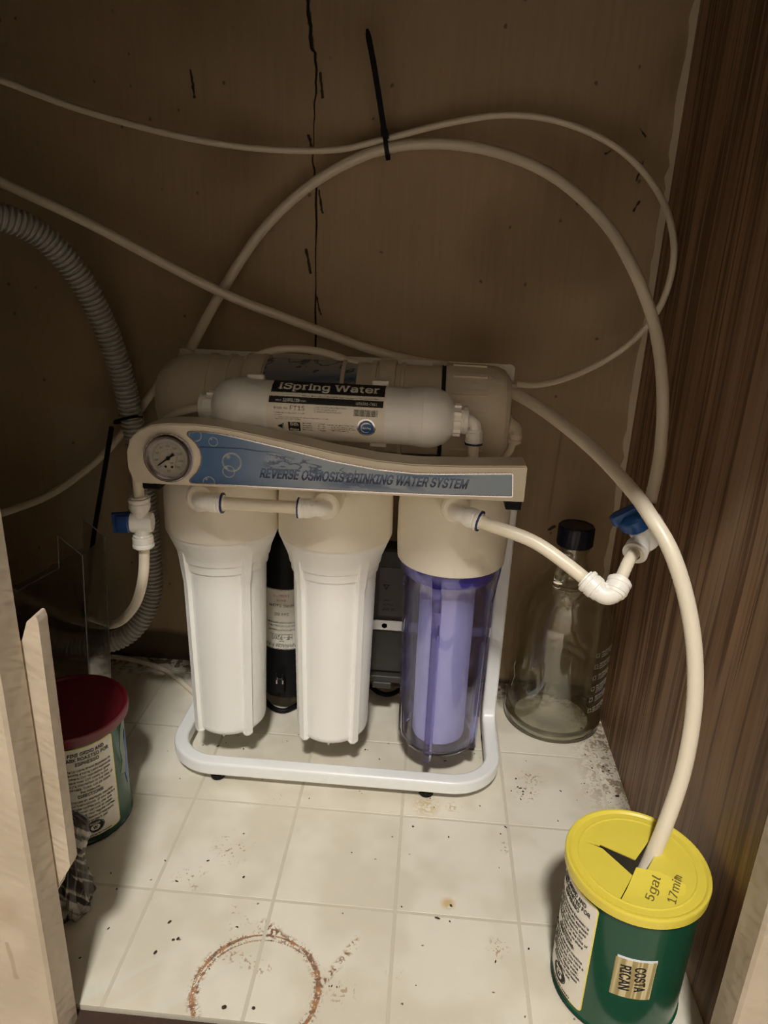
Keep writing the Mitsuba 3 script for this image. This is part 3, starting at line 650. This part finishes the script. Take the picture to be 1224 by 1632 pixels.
for x in (.066, .193):
    aa = np.radians(np.linspace(68, 292, 26))
    pth = np.stack([np.full(26, x), py + (pr + .0021)*np.cos(aa - math.pi/2 + math.radians(0)) * -1, pz + (pr + .0021)*np.sin(aa - math.pi/2) * -1], 1)
    arc = np.radians(np.linspace(-62, 62, 26))
    pth = np.stack([np.full(26, x), py + (pr + .0024)*np.cos(arc), pz + (pr + .0024)*np.sin(arc)], 1)
    ends = [cbox(x - .0085, x + .0085, py + .006, py + .012, pz + pr - .001, pz + pr + .0040, .0008), cbox(x - .0085, x + .0085, py + .002, py + .010, pz - pr - .0055, pz - pr + .001, .0008)]
    add(f'{P}__clip', cat(sweep(pth, rrect(.0036, .016, .0008, 2), up=(1, 0, 0)), *ends), 'mat_fitting', 30)
pe = np.array((px1 + .011, py, pz - .001))
add(f'{P}__elbow', sweep(spline(fillet([pe, pe + (.0085, 0, 0), pe + (.0085, 0, -.016)], [0, .0072, 0]), .0015), ring2(.0064, 24)), 'mat_fitting', 40)
ce = pe + (.0085, 0, -.0080)
add(f'{P}__collar', collar(ce, (0, 0, -1), .0086, .016), 'mat_fitting', 25)
add(f'{P}__clip', clip(ce + (0, 0, -.0145), (0, 0, -1), .0090), 'mat_navy')
add(f'{U}__outlet_tube', tube([ce + (0, 0, -.008), ce + (.0003, 0, -.03), ce + (.0005, 0, -.062)], .0056), 'mat_tube')
add(f'{U}__link_tube', tube(POSTIN, .0042), 'mat_tube')

# the grey membrane housing behind it
Mb = f'{U}__membrane_housing'
my, mz = .1405, .4385
prof = [(0, -.062), (.020, -.061), (.034, -.056), (.043, -.046), (.0475, -.034), (.0490, -.022), (.0490, -.0015), (.0514, -.001), (.0514, .0035), (.049, .004), (.049, .020), (.0514, .0205), (.0514, .0245), (.049, .025),
        (.049, .1465), (.0514, .147), (.0514, .151), (.049, .1515), (.049, .1785), (.0518, .179), (.0518, .184), (.049, .1845), (.049, .2105), (.0514, .211), (.0514, .2145), (.049, .215), (.0488, .262), (0, .262)]
add(Mb, lathe(prof, (0, my, mz), (1, 0, 0), 72), 'mat_membrane', 25)
capp = [(.0488, .2585), (.0522, .259), (.0528, .262), (.0526, .304), (.0515, .315), (.048, .323), (.042, .328), (.030, .330), (0, .330)]
add(f'{Mb}__cap', cat(lathe(capp, (0, my, mz), (1, 0, 0), 72), *[moved(moved(trimesh.creation.box((.036, .0045, .003)), t=(.284, 0, .0528)), [[1, 0, 0], [0, math.cos(a), -math.sin(a)], [0, math.sin(a), math.cos(a)]], (0, my, mz)) for a in np.radians(np.arange(0, 360, 24) + 8)]), 'mat_membrane', 25)
add(f'{Mb}__seam', lathe([(.0492, .2545), (.0500, .2545), (.0500, .2588), (.0492, .2588)], (0, my, mz), (1, 0, 0), 64), 'mat_dark')
add(f'{Mb}__label', bend_h(rect(0, .100, 0, .050, .0002), .064, my, mz, .0491, 32, .0002, .005), 'mat_memb_label', True, label='water picture label')
for x0, x1 in ((.0415, .0625), (.187, .205)):
    aa = np.radians(np.linspace(-10, 190, 40))
    add(f'{Mb}__clip', sweep(np.stack([np.full(40, (x0 + x1)/2), my - .0512*np.cos(aa), mz + .0512*np.sin(aa)], 1), rrect(.0045, x1 - x0, .001, 2), up=(1, 0, 0)), 'mat_membrane', 30)
add(f'{Mb}__left_nut', lathe([(.014, -.002), (.0135, .008), (.0095, .009), (.0095, .020), (.0080, .021), (0, .021)], (-.045, .178, .466), unit((.1, .25, .95)), 24), 'mat_membrane', 30)
add(f'{Mb}__right_nut', lathe([(.013, -.012), (.013, .010), (.0095, .011), (.0095, .017), (0, .017)], (.322, .165, .461), (1, 0, 0), 24), 'mat_membrane', 30)
me = np.array((.324, .150, .425))
add(f'{Mb}__elbow', cat(lathe([(.011, 0), (.011, .012), (0, .0125)], me, (1, 0, 0), 24), sweep(spline(fillet([me + (.006, 0, 0), me + (.0165, 0, 0), me + (.0165, 0, -.014)], [0, .007, 0]), .0016), ring2(.0082, 20)), collar(me + (.0165, 0, -.006), (-.15, 0, -1), .0098, .015)), 'mat_membrane', 35)
add(f'{U}__drain_tube', tube([me + (.0155, 0, -.018), me + (.013, .001, -.030), me + (.004, .004, -.041), me + (-.012, .008, -.047)], .0045), 'mat_membrane')
add(f'{U}__arch_tube', tube(ARCH, .0042), 'mat_tube')
add(f'{U}__sticker', moved(trimesh.Trimesh(np.stack([text('QC PASS', .0052, True).vertices[:, 0], -text('QC PASS', .0052, True).vertices[:, 2], text('QC PASS', .0052, True).vertices[:, 1]], 1), text('QC PASS', .0052, True).faces), t=(-.036, .1953, .4730)), 'mat_ink', False)

# booster pump and power supply behind the canisters
Pu = f'{U}__booster_pump'
pc, pr2 = (.070, .1965), .0375
add(Pu, lathe([(0, .030), (.030, .030), (.036, .034), (.0385, .042), (.0385, .066), (.0365, .070), (.0365, .080), (pr2, .084), (pr2, .226), (.0385, .228), (.0385, .252), (.034, .262), (0, .263)], (*pc, 0), n=56), 'mat_black', 30, label='black upright booster pump with upside-down label')
def BP(m, lift=.0004, e=None):                               # the pump hangs upside down, so its label is too
    m = moved(m, [[-1, 0, 0], [0, -1, 0], [0, 0, 1]]); return bend_v(m, pc, pr2, -90, .152, lift, e)
add(f'{Pu}__label', BP(rect(-.045, .045, -.0435, .0430), .0002, .004), 'mat_white_ink', True)
bl = lambda s, y, h, fit=None, x=0, al='c': at(text(s, h, False, fit), x, y, al)
add(f'{Pu}__label_print', BP(cat(bl('DIAPHRAGM PUMP', .0345, .0052, .050), bl('HF-9200', .0225, .0062, .027), rect(-.014, .016, .0208, .0212), bl('Model', .0300, .0018), bl('DO NOT USE WITH FLAMMABLES', .0135, .0022, .036), bl('HEAVY DUTY CYCLE WILL CAUSE', .0075, .0022, .038), bl('OPERATION AT HIGH TEMPERATURES', .0025, .0022, .040),
                                bl('24V DC', -.0105, .0040, .018), bl('60 PSI  1.4 LPM', -.0225, .0038, .032), bl('2016.10', -.0295, .0028, .012), rect(-.044, .044, .0418, .0423), rect(-.044, .044, -.0428, -.0424)), .0005, .006), 'mat_ink', False)
add(f'{Pu}__serial_number', BP(bl('1608779', -.0365, .0034, .020), .0005, .006), 'mat_red_ink', False)
add(f'{Pu}__connector', cat(cbox(.0635, .0755, .147, .155, .050, .072, .001), *[cbox(x, x + .002, .146, .149, .070, .080, .0004) for x in (.064, .0725)]), 'mat_black')
add(f'{Pu}__connector_clip', cat(*[cbox(x, x + .0022, .1462, .1475, .064, .074, .0003) for x in (.0642, .0722)]), 'mat_chrome')
Ps = f'{U}__power_supply'
add(Ps, cat(cbox(.150, .246, .168, .200, .080, .256, .003), cbox(.155, .24, .172, .198, .066, .082, .002)), 'mat_psu', False, label='dark grey power supply box')
add(f'{Ps}__label', cbox(.1935, .2400, .1674, .1682, .164, .232, .0002), 'mat_psu_label', False)
st = lambda s, x, z, h: moved(trimesh.Trimesh(np.stack([text(s, h).vertices[:, 0], -text(s, h).vertices[:, 2], text(s, h).vertices[:, 1]], 1), text(s, h).faces), t=(x, .1673, z))
tr = sg.Polygon([(.1985, .208), (.2065, .208), (.2025, .201)])
add(f'{Ps}__label_print', cat(xz_panel(tr.difference(tr.buffer(-.0008)), .1670, .1674), st('INPUT', .200, .1855, .0022), st('OUTPUT', .200, .179, .0022), st('24V DC', .199, .172, .0034)), 'mat_black', False)
add(f'{Ps}__socket', cat(cbox(.17, .235, .160, .17, .0695, .079, .001), cbox(.19, .215, .157, .165, .062, .071, .001)), 'mat_psu', False)

# ---------------------------------------------------------------- tubes, hose and valves
def water_tube(key, pts, r, label, group=None):
    return add(key, tube(pts, r, .006), 'mat_tube', True, label=label, category='tube')
water_tube('water_tube', LOOP_THIN, .0037, 'thin white tube sagging from the upper left, then looping widest at the corner')
water_tube('water_tube_001', LOOP_THICK, .0060, 'thick white tube arching over the back wall down to the blue-handled valve')
water_tube('water_tube_002', LONG, .0056, 'straight tube sloping from the left edge to the top of the water filter')
water_tube('water_tube_003', LOWLEFT, .0050, 'dim tube sloping down to the left behind the grey corrugated hose')
water_tube('water_tube_004', CANTUBE, .0066, 'thick tube curving forward from the membrane into the cut yellow lid')
water_tube('water_tube_005', [tuple(m3 - unit((.9, -.38, -.17))*.006)] + [tuple(m3 + unit((.9, -.38, -.17))*.008)] + FRONT[2:], .0062, 'short white tube from the purple canister head to the bright white elbow')
water_tube('water_tube_006', VALVETUBE, .0056, 'short tube curling down and left from the small valve under the gauge')
water_tube('water_tube_007', FLOORTUBE, .0038, 'thin tube lying on the floor behind the red lid')
e0, e1, e2 = (np.array(p) for p in ELBOW)
da, db = unit(e0 - e1), unit(e2 - e1)
fl_ = np.array(FRONT[-1])
ek = 'tube_elbow'
tag(ek, 'bright white push-fit elbow joining two tubes in front of the bottle', 'pipe fitting')
add(f'{ek}__body', cat(sweep(spline(fillet([e1 + da*.016, e1, e1 + db*.014], [0, .008, 0], 12), .0015), ring2(.0086, 24)), lathe([(0, 0), (.0096, 0), (.0096, .004), (0, .004)], e1 + da*.011, da, 24)), 'mat_fitting', 40)
add(f'{ek}__collar', collar(e1 + da*.0125, da, .0108, .017), 'mat_fitting', 25)
add(f'{ek}__collar', collar(e1 + db*.0070, db, .0108, .0165), 'mat_fitting', 25)
def valve(key, p, axis, hdir, label, s=1.0, flip=False):
    """A two-way valve: body along axis through p, blue handle towards hdir."""
    a, h = unit(axis), np.asarray(hdir, float); h = unit(h - a*(h @ a)); w = np.cross(h, a)
    p = np.asarray(p, float)
    tag(key, label, 'valve')
    body = cat(lathe([(0, -.016*s), (.0080*s, -.016*s), (.0085*s, -.008*s), (.0092*s, 0), (.0085*s, .008*s), (.0080*s, .016*s), (0, .016*s)], p, a, 28),
               lathe([(0, -.0125*s), (.0100*s, -.012*s), (.0108*s, -.009*s), (.0108*s, .010*s), (.0098*s, .0112*s), (0, .0115*s)], p, h, 28))
    add(f'{key}__body', body, 'mat_fitting', 30)
    add(f'{key}__collar', collar(p + a*.0135*s, a, .0112*s, .016*s), 'mat_fitting', 25)
    add(f'{key}__collar', collar(p - a*.0135*s, -a, .0112*s, .016*s), 'mat_fitting', 25)
    return p, a, h, w
v0, v1, v2, v3 = (np.array(p) for p in VALVE2)
vp = np.array((.4540, .000, .358))
va = unit(v3 - v0)
va = unit(vp - np.array((.435, -.035, .344)))
p, a, h, w = valve('shutoff_valve', vp, va, (-.66, -.72, .16), 'tan valve with a blue paddle handle hanging above the white elbow', 1.0)
hub = lathe([(0, .0105), (.0118, .0105), (.0128, .012), (.0128, .0195), (.0115, .022), (0, .0225)], p, h, 28)
B = np.stack([unit((1, 0, -.10) - h*(h @ np.array((1, 0, -.10)))), np.cross(h, unit((1, 0, -.10) - h*(h @ np.array((1, 0, -.10))))), h], 1)
pad = trimesh.convex.convex_hull(np.vstack([np.array([(x, y + .0065, z) for x, y in rrect(.040, .0115, .005)*sc]) for z, sc in ((.0185, .9), (.020, 1.), (.0290, 1.), (.0305, .86))]))
hw = [(.0165*math.cos(q), .006 - .0175*max(0, math.sin(q))) for q in np.linspace(0, math.pi, 18)]
wing = trimesh.convex.convex_hull(np.vstack([np.array([(x*sc, y*sc, z) for x, y in hw]) for z, sc in ((.010, .82), (.0125, .95), (.0195, 1.0), (.0225, .9), (.026, .55))]))
add('shutoff_valve__handle', cat(hub, moved(pad, B, p), moved(wing, B, p)), 'mat_blue', 35)
add('shutoff_valve__stub_tube', tube([e1 + db*.02, v0*.5 + v1*.5, p - a*.022], .0056), 'mat_tube')
lv = np.array((-.0495, .030, .3275))
p, a, h, w = valve('shutoff_valve_001', lv, (.02, 0, -1), (-1, -.15, 0), 'small white valve with a shade-darkened blue knob hanging under the gauge end of the cover', .98)
add('shutoff_valve_001__handle', cat(lathe([(0, .0105), (.0108, .0105), (.0116, .0125), (.0110, .022), (.0095, .0245), (0, .025)], p, h, 7), moved(trimesh.convex.convex_hull(np.vstack([np.array([(x, y, z) for x, y in rrect(.006, .022, .002)]) for z in (.015, .029)])), np.stack([w, a, h], 1), p)), 'mat_shaded_knob', 20)
add('shutoff_valve_001__stem_tube', tube([lv + (0, 0, .024), lv + (-.0003, 0, .038), lv + (-.0005, .002, .056)], .0056), 'mat_tube')

hp = spline(HOSE, .0008)
s = np.arange(len(hp)) * .0008
tt = (s % .0056) / .0056
rad = .0112 + .0034 * np.where(tt < .74, np.sin(np.clip(tt / .74, 0, 1) * np.pi) ** .35, 0)
add('drain_hose', sweep(hp, ring2(1.0, 20), scale=rad), 'mat_hose', 40, label='grey corrugated drain hose curving down the left side', category='hose')
add('power_cord', tube(CORD, .0034, .005, 12), 'mat_black', True, label='black power cord lying on the floor behind the canisters', category='cord')

# cable ties
def strap(pts, w, t, normal):
    return sweep(spline(pts, .004), rrect(w, t, t*.3, 2), up=normal)
tail = np.array(TIE_TAIL)
tag('cable_tie', 'black cable tie pinching two tubes together, long tail standing up', 'cable tie')
cc = np.array((.1755, .262, .7175)); aa = np.linspace(0, 2*np.pi, 40, endpoint=False)
dz = unit(tail[1] - tail[0]); dn = np.array((0, 1.0, 0))
loop = cc + (.0158*np.sin(aa))[:, None]*dz + (.0088*np.cos(aa))[:, None]*dn
add('cable_tie__loop', sweep(loop, rrect(.0016, .0052, .0004, 2), closed=True, up=tuple(np.cross(dz, dn))), 'mat_black', 30)
hd = tail[1] + (0, .002, .0)
add('cable_tie__head', trimesh.convex.convex_hull(np.vstack([hd + x*np.array((1, 0, -.23)) + y*dn + z*dz for x in (-.0042, .0042) for y in (-.0035, .0035) for z in (-.0045, .0045)])), 'mat_black', False)
add('cable_tie__tail', sweep(spline(np.array(tail[1:]), .004), rrect(.0062, .0014, .0004, 2), up=(0, 1, 0), scale=np.interp(np.linspace(0, 1, len(spline(np.array(tail[1:]), .004))), [0, .94, 1], [1, 1, .45])), 'mat_black', 30)
t2 = np.array(TIE2)
tag('cable_tie_001', 'black cable tie looped on the grey hose with its tail hanging down', 'cable tie')
hc = hp[np.argmin(np.abs(hp[:, 2] - .392))]; hd2 = unit(hp[np.argmin(np.abs(hp[:, 2] - .38))] - hc)
lx, ly, lz = frame_to(unit(hd2 + (.25, -.35, 0)))
aa = np.linspace(0, 2*np.pi, 48, endpoint=False)
add('cable_tie_001__loop', sweep(hc + (.0172*np.cos(aa))[:, None]*lx + (.0178*np.sin(aa))[:, None]*ly - (.004, .003, 0), rrect(.0016, .0036, .0004, 2), closed=True), 'mat_black', 30)
q = spline(t2, .002)
sc2 = 1 + .16*(np.arange(len(q)) % 2)
add('cable_tie_001__tail', sweep(q, rrect(.0056, .0022, .0006, 2), scale=sc2, up=(0, 1, 0)), 'mat_black', 20)
# ---------------------------------------------------------------- coffee tins
TIN = [(0, 0), (.0525, 0), (.0545, .001), (.0548, .003), (.0535, .0045), (.0535, .132), (.0540, .1325), (.0540, .1345), (.0525, .1348), (.0525, .130), (.050, .004), (0, .004)]
LINES = ('FINE GRIND AND', 'DARK ROASTED FOR', 'ESPRESSO')
BODY1 = ('Cafe La Llave brand Espresso is', 'a favorite among Latin espresso', 'drinkers. Our reputation goes', 'back over 125 years to our', "family's plantation in the hills of", 'Trinidad, Cuba. Let us share', 'the pleasure.')
BODY2 = ('If you use an espresso machine', 'follow instructions. If you have a', 'regular coffee pot, use one', 'tablespoon per cup of water.', 'To enhance your regular coffee,', 'add a tablespoon of espresso', 'coffee to each pot.')
BODY3 = ('Distributed by the roasters', 'of fine coffee in Vernon,', 'California. Net weight on', 'the front of this can.', 'Packed in the U.S.A.')
def tin(key, c, r, edge, mir, lid_mat, label):
    """edge: angle of the label's edge in degrees; the label lies to its left."""
    tag(key, label, 'coffee can')
    add(f'{key}__body', lathe(TIN[3:6], (*c, 0), n=72), 'mat_green', 40)
    add(f'{key}__bottom_rim', lathe(TIN[:4], (*c, .0001), n=72), 'mat_dark', 30)
    add(f'{key}__inside', lathe(TIN[5:], (*c, 0), n=48), 'mat_tin', 30)
    W, H0, H1 = .059, .0085, .1235
    B = lambda m, lift=.0004, e=None: bend_v(m, c, r, edge, 0, lift, e)
    box = sg.box(-W, H0, 0, H1).buffer(-.004).buffer(.004, 6)
    add(f'{key}__label_border', B(extrude(box, .0002), .0001, .004), 'mat_yellow_ink', True)
    add(f'{key}__label', B(extrude(box.buffer(-.0012), .0002), .0003, .004), 'mat_paper', True, label='printed paper-coloured label')
    out, y = [], .1145
    cx = -W/2
    for s, f in zip(LINES, (.036, .046, .0235)):
        out.append(at(text(s, .0039, True, f), cx, y, 'c')); y -= .0058
    y -= .0010
    for s in BODY1:
        out.append(at(text(s, .0027, False, min(.051, len(s)*.00155)), cx, y, 'c')); y -= .0046
    y -= .0008
    out.append(at(text('DIRECTIONS:', .0036, True, .026), cx, y, 'c')); y -= .0055
    for s in BODY2:
        out.append(at(text(s, .0027, False, min(.051, len(s)*.00155)), cx, y, 'c')); y -= .0046
    ov = affinity.translate(affinity.scale(sg.Point(0, 0).buffer(.0075, 20), 1.3, 1), cx, y - .0035)
    ring = ov.difference(affinity.scale(ov, .93, .91)).union(affinity.scale(ov, .88, .85).difference(affinity.translate(affinity.scale(sg.Point(0, 0).buffer(.0038, 12), 1.3, 1), cx, y - .0050)))
    out.append(extrude(ring, .0002)); out.append(at(text('W', .0036, True), cx, y - .0066, 'c'))
    lit = [at(text('GAVINA', .0024, True, .0105), cx, y - .0005, 'c')]
    y -= .0145
    for s in BODY3:
        out.append(at(text(s, .0017, False, len(s)*.00125), cx, y, 'c')); y -= .0028
    add(f'{key}__label_print', B(cat(*out), .0007, .006), 'mat_ink', False)
    add(f'{key}__label_emblem', B(cat(*lit), .0010, .006), 'mat_paper', False)

YC = (.438, -.1775)
tin('coffee_can', YC, .0535, -133, 0, 'mat_yellow', 'green coffee can with a cut yellow lid and a COSTA RICAN tape label')
zl = .1375
rim = [(.0545, -.0085), (.0572, -.0085), (.0578, -.0078), (.0580, -.0015), (.0582, .0002), (.0576, .0014), (.0564, .0018), (.0552, .0014), (.0544, .0004), (.0536, -.0004), (.0520, -.0008)]
ridge = [(.0482, -.0004), (.0478, .0006), (.0470, .0009), (.0462, .0006), (.0458, -.0004)]
add('coffee_can__lid', cat(lathe(rim, (*YC, zl), n=96), lathe(ridge, (*YC, zl), n=96)), 'mat_yellow', 40, label='yellow plastic lid with a torn opening')
hole = sg.Polygon([(-.039, .016), (-.0278, .0135), (-.0268, .0150), (-.001, .0015), (.0225, .0325), (.0255, .0255), (.0150, .005), (.006, -.0085), (-.003, -.0115), (-.0075, -.0155), (-.026, .0105)])
hole = affinity.translate(hole, 0, 0)
flap = sg.Polygon([(-.0045, -.0120), (.0135, -.0140), (.0325, -.0225), (.030, -.030), (-.0205, -.0385)])
slit = sg.LineString([(-.0045, -.0120), (-.0225, -.0400)]).buffer(.00045)
disc = sg.Point(0, 0).buffer(.0530, 64).difference(hole).difference(flap.buffer(-.0004)).difference(slit)
add('coffee_can__lid__plate', moved(extrude(disc, .0011), t=(*YC, zl - .0010)), 'mat_yellow', False)
def lift(m, z):
    v = m.vertices.copy(); k = np.clip((v[:, 1] + .036) / .024, 0, 1)
    v[:, 2] += .0052 * k**1.5
    return trimesh.Trimesh(v + (*YC, z), m.faces, process=False)
add('coffee_can__lid__flap', lift(extrude(flap, .0011).subdivide_to_size(.005), zl - .0010), 'mat_yellow', 40)
def hand(s, p, ang, h, fit):
    return moved(rot2(text(s, h, False, fit, .00025), ang), t=(*p, 0))
add('coffee_can__lid__handwriting', lift(cat(hand('5gal', (.0025, -.0400), 62, .0066, .0235), hand('17min', (.0195, -.0405), 64, .0066, .026)).subdivide_to_size(.004), zl + .0003), 'mat_pencil', False)
add('coffee_can__tape_label', bend_v(rect(-.0150, .0165, -.0205, .0195, .0003), YC, .0535, -97, .0700, .0003, .003), 'mat_tape', True, label='striped tape label')
add('coffee_can__tape_label__top_strip', bend_v(rect(-.0140, .0168, .0170, .0215, .0003), YC, .0535, -97, .0700, .0001, .003), 'mat_tape_top', True)
tl = cat(moved(rot2(text('COSTA', .0078, True, .026), -84), t=(.0005, .0135, 0)), moved(rot2(text('RICAN', .0078, True, .026), -86), t=(-.0105, .0130, 0)))
add('coffee_can__tape_label__lettering', bend_v(tl, YC, .0535, -97, .0700, .0007, .003), 'mat_ink', False)
# the small blue and gold side print of the other tin is on its right
RC = (-.1175, -.0355)
tin('coffee_can_001', RC, .0535, -16, 0, 'mat_shaded_red', 'green coffee can with a red lid darkened for shade standing on the left')
rimr = [(.0548, -.0095), (.0590, -.0095), (.0598, -.0085), (.0604, -.001), (.0604, .0010), (.0596, .0024), (.0580, .0026), (.0566, .0018), (.0556, .0004), (.0540, .0), (0, .0)]
add('coffee_can_001__lid', lathe(rimr, (*RC, zl + .001), n=96), 'mat_shaded_red', 40, label='red plastic lid darkened for shade')
fig = sg.Polygon([(.0, 0), (.006, .016), (.005, .030), (.011, .045), (.013, .020), (.009, -.006), (.004, -.018)]).buffer(.0012)
add('coffee_can_001__picture', bend_v(extrude(fig, .0002), RC, .0535, 4, .060, .0003, .004), 'mat_blue', True)
fig2 = sg.Polygon([(-.002, .0), (.004, .012), (.001, .030), (.006, .052), (.013, .060), (.010, .035), (.014, .02), (.006, -.004)]).buffer(.0008)
plastic('mat_pale_green', (0.16, 0.20, 0.15), .4)
add('coffee_can_001__picture', bend_v(extrude(fig2, .0002), RC, .0535, -4, .064, .0002, .004), 'mat_pale_green', True)

# ---------------------------------------------------------------- glass jug
J = 'glass_jug'
JC = (.4385, .2165)
tag(J, 'empty clear glass gallon jug with a dark blue screw cap in the back corner', 'bottle')
outer = [(.058, .0015), (.0635, .002), (.0655, .006), (.0660, .012), (.0660, .018), (.0650, .022), (.0650, .135), (.0640, .152), (.0610, .168), (.0555, .184), (.0470, .199), (.0375, .211), (.0290, .221), (.0230, .232), (.0200, .245), (.0188, .258), (.0185, .268)]
innr = [(r - .0032, max(z, .006)) for r, z in outer]
ov = lambda r, t, a: np.full(len(a), r)
add(f'{J}__body', cat(lathe(outer, (*JC, 0), n=80), lathe([(0, .010), (.030, .009), (.056, .006)] + innr[3:], (*JC, 0), n=80)), 'mat_glass', True)
add(f'{J}__base', lathe([(.0500, .0004), (.0610, .0004), (.0650, .003), (.0658, .008), (.0650, .0145), (.0615, .016), (.0560, .0120), (.052, .006), (.0500, .0004)], (*JC, 0), n=80), 'mat_glass_thick', True)
add(f'{J}__cap', lathe([(.0185, .2595), (.0222, .2595), (.0228, .2605), (.0228, .283), (.0215, .2855), (.0200, .2862), (.018, .2850), (0, .2850)], (*JC, 0), n=60, warp=lambda r, t, a: r + (.0003*np.sign(np.sin(a*30)) if r > .0225 else 0)), 'mat_jug_cap', 30)
add(f'{J}__neck_ring', lathe([(.0185, .2520), (.0205, .2525), (.0208, .2545), (.0205, .2565), (.0185, .257)], (*JC, 0), n=48), 'mat_glass', True)
hl_ = [(.4305, .1995, .2515), (.4245, .185, .2530), (.4195, .1765, .246), (.4165, .1735, .234), (.4155, .1740, .224), (.4160, .1790, .2165)]
add(f'{J}__finger_loop', tube(hl_, .0058, .002), 'mat_glass_thick', True)
prn = []
for k in range(6):
    y = .0455 + .0165*k
    sq = sg.box(0, y, .0055, y + .0058)
    prn.append(extrude(sq.difference(sq.buffer(-.0005)), .0002))
    for q_, wd in enumerate((.030, .034, .029, .022)[: 3 + (k == 2)]):
        x = .0085 + .0012*(k % 2)
        for g in range(4):
            w = wd / 4 * (.7 + .25*((k*3 + g*5 + q_) % 3) / 2)
            prn.append(rect(x, x + w, y + .0048 - .0031*q_, y + .0062 - .0031*q_ + (.0001 if q_ == 0 else -.0006))); x += wd / 4
add(f'{J}__print', bend_v(cat(*prn), JC, .0650, -58, 0, .0004, .004), 'mat_jug_ink', False, label='white printed check-box list')
drip = spline([(.0, .0965, 0), (-.003, .088, 0), (.001, .076, 0), (-.002, .064, 0), (-.004, .057, 0)], .002)
add(f'{J}__drip_mark', bend_v(sweep(drip, rrect(.0011, .0003, .0001, 1)), JC, .0650, -158, 0, .0004), 'mat_jug_ink', 30)

# ---------------------------------------------------------------- clear bin, twisted bag, crumbs
Bn = 'storage_bin'
tag(Bn, 'clear plastic file bin with a low front behind the red-lidded can', 'bin')
by0, by1 = .066, .126
bside = [(-.292, .002), (-.152, .002), (-.137, .268), (-.163, .290), (-.166, .250), (-.245, .202), (-.300, .172)]
bp = sg.Polygon(bside)
add(f'{Bn}__side', xz_panel(bp, by0, by0 + .0018), 'mat_clear', False)
add(f'{Bn}__side', xz_panel(bp, by1 - .0018, by1), 'mat_clear', False)
def sheet(p3, t):
    n = unit(np.cross(np.array(p3[1]) - p3[0], np.array(p3[2]) - p3[0]))
    return trimesh.convex.convex_hull(np.vstack([np.array(p3), np.array(p3) + n*t]))
for (xa, za), (xb, zb) in ((bside[1], bside[2]), (bside[6], bside[0])):
    add(f'{Bn}__end', sheet([(xa, by0 + .002, za), (xa, by1 - .002, za), (xb, by1 - .002, zb), (xb, by0 + .002, zb)], .0018), 'mat_clear', False)
add(f'{Bn}__base', cbox(-.291, -.154, by0 + .002, by1 - .002, .0006, .0024, .0004), 'mat_clear', False)
for y in (by0 + .0009, by1 - .0009):
    add(f'{Bn}__edge', cat(*[tube([(a_[0], y, a_[1]), (b_[0], y, b_[1])],   .0008, .03, 8) for a_, b_ in zip(bside[1:6], bside[2:7])]), 'mat_clear_edge', True)
pv = trimesh.creation.icosphere(5, 1.0); v = pv.vertices
n_ = meshkit.fbm(v*2.2 + 5, 4, 3); v = v * (np.array((.042, .024, .036)) * (.62 + .62*n_[:, None]))
v[:, 2] = np.maximum(v[:, 2] + .030, .0030)
add('scrubbing_pad', trimesh.Trimesh(v + (-.205, .096, 0), pv.faces, process=False), 'mat_powder', 60, label='crumpled pale grey-green pad inside the clear bin', category='pad')
def bag_r(r, t, a):
    return r * (1 + .16*np.sin(a*9 + t*150) + .07*np.sin(a*17 - t*230) + .12*np.sin(a*2 + 1.3))
add('twisted_bag', lathe([(0, .001), (.014, .002), (.0185, .010), (.0195, .024), (.0175, .040), (.0135, .054), (.011, .066), (.012, .078), (.0145, .090), (.0125, .102), (.007, .108), (0, .109)], (-.0715, -.163, 0), unit((.10, .12, 1)), 72, bag_r), 'mat_rag', 50, label='crumpled grey-striped bag sticking out behind the left cabinet stile', category='bag')
cm = []
spots = [(.49, .10, .022, .045, 26), (.3865, .058, .012, .012, 7), (.31, .12, .02, .03, 7), (.2, .1, .15, .12, 16), (.19, -.208, .003, .0012, 4), (.12, -.1, .12, .08, 14), (.36, -.02, .09, .1, 14), (0., -.15, .03, .08, 8), (.02, .11, .02, .01, 3)]
for cx_, cy_, sx_, sy_, n_ in spots:
    for k in range(n_):
        x, y = rng.normal(cx_, sx_), rng.normal(cy_, sy_)
        if not (LX < x < RX - .004 and FY + .01 < y < BY - .006): continue
        r = float(rng.uniform(.0005, .0015)) * (1.5 if rng.random() < .1 else 1)
        ic = trimesh.creation.icosphere(0, 1.0)
        ic.vertices = ic.vertices * (r*rng.uniform(.8, 2.0), r*rng.uniform(.6, 1.2), r*.45)
        an = rng.uniform(0, 6.28); M = [[math.cos(an), -math.sin(an), 0], [math.sin(an), math.cos(an), 0], [0, 0, 1]]
        cm.append(moved(ic, M, (x, y, r*.4)))
add('floor_crumbs', cat(*cm), 'mat_brown', False, label='dark crumbs scattered over the floor', category='crumbs', kind='stuff')
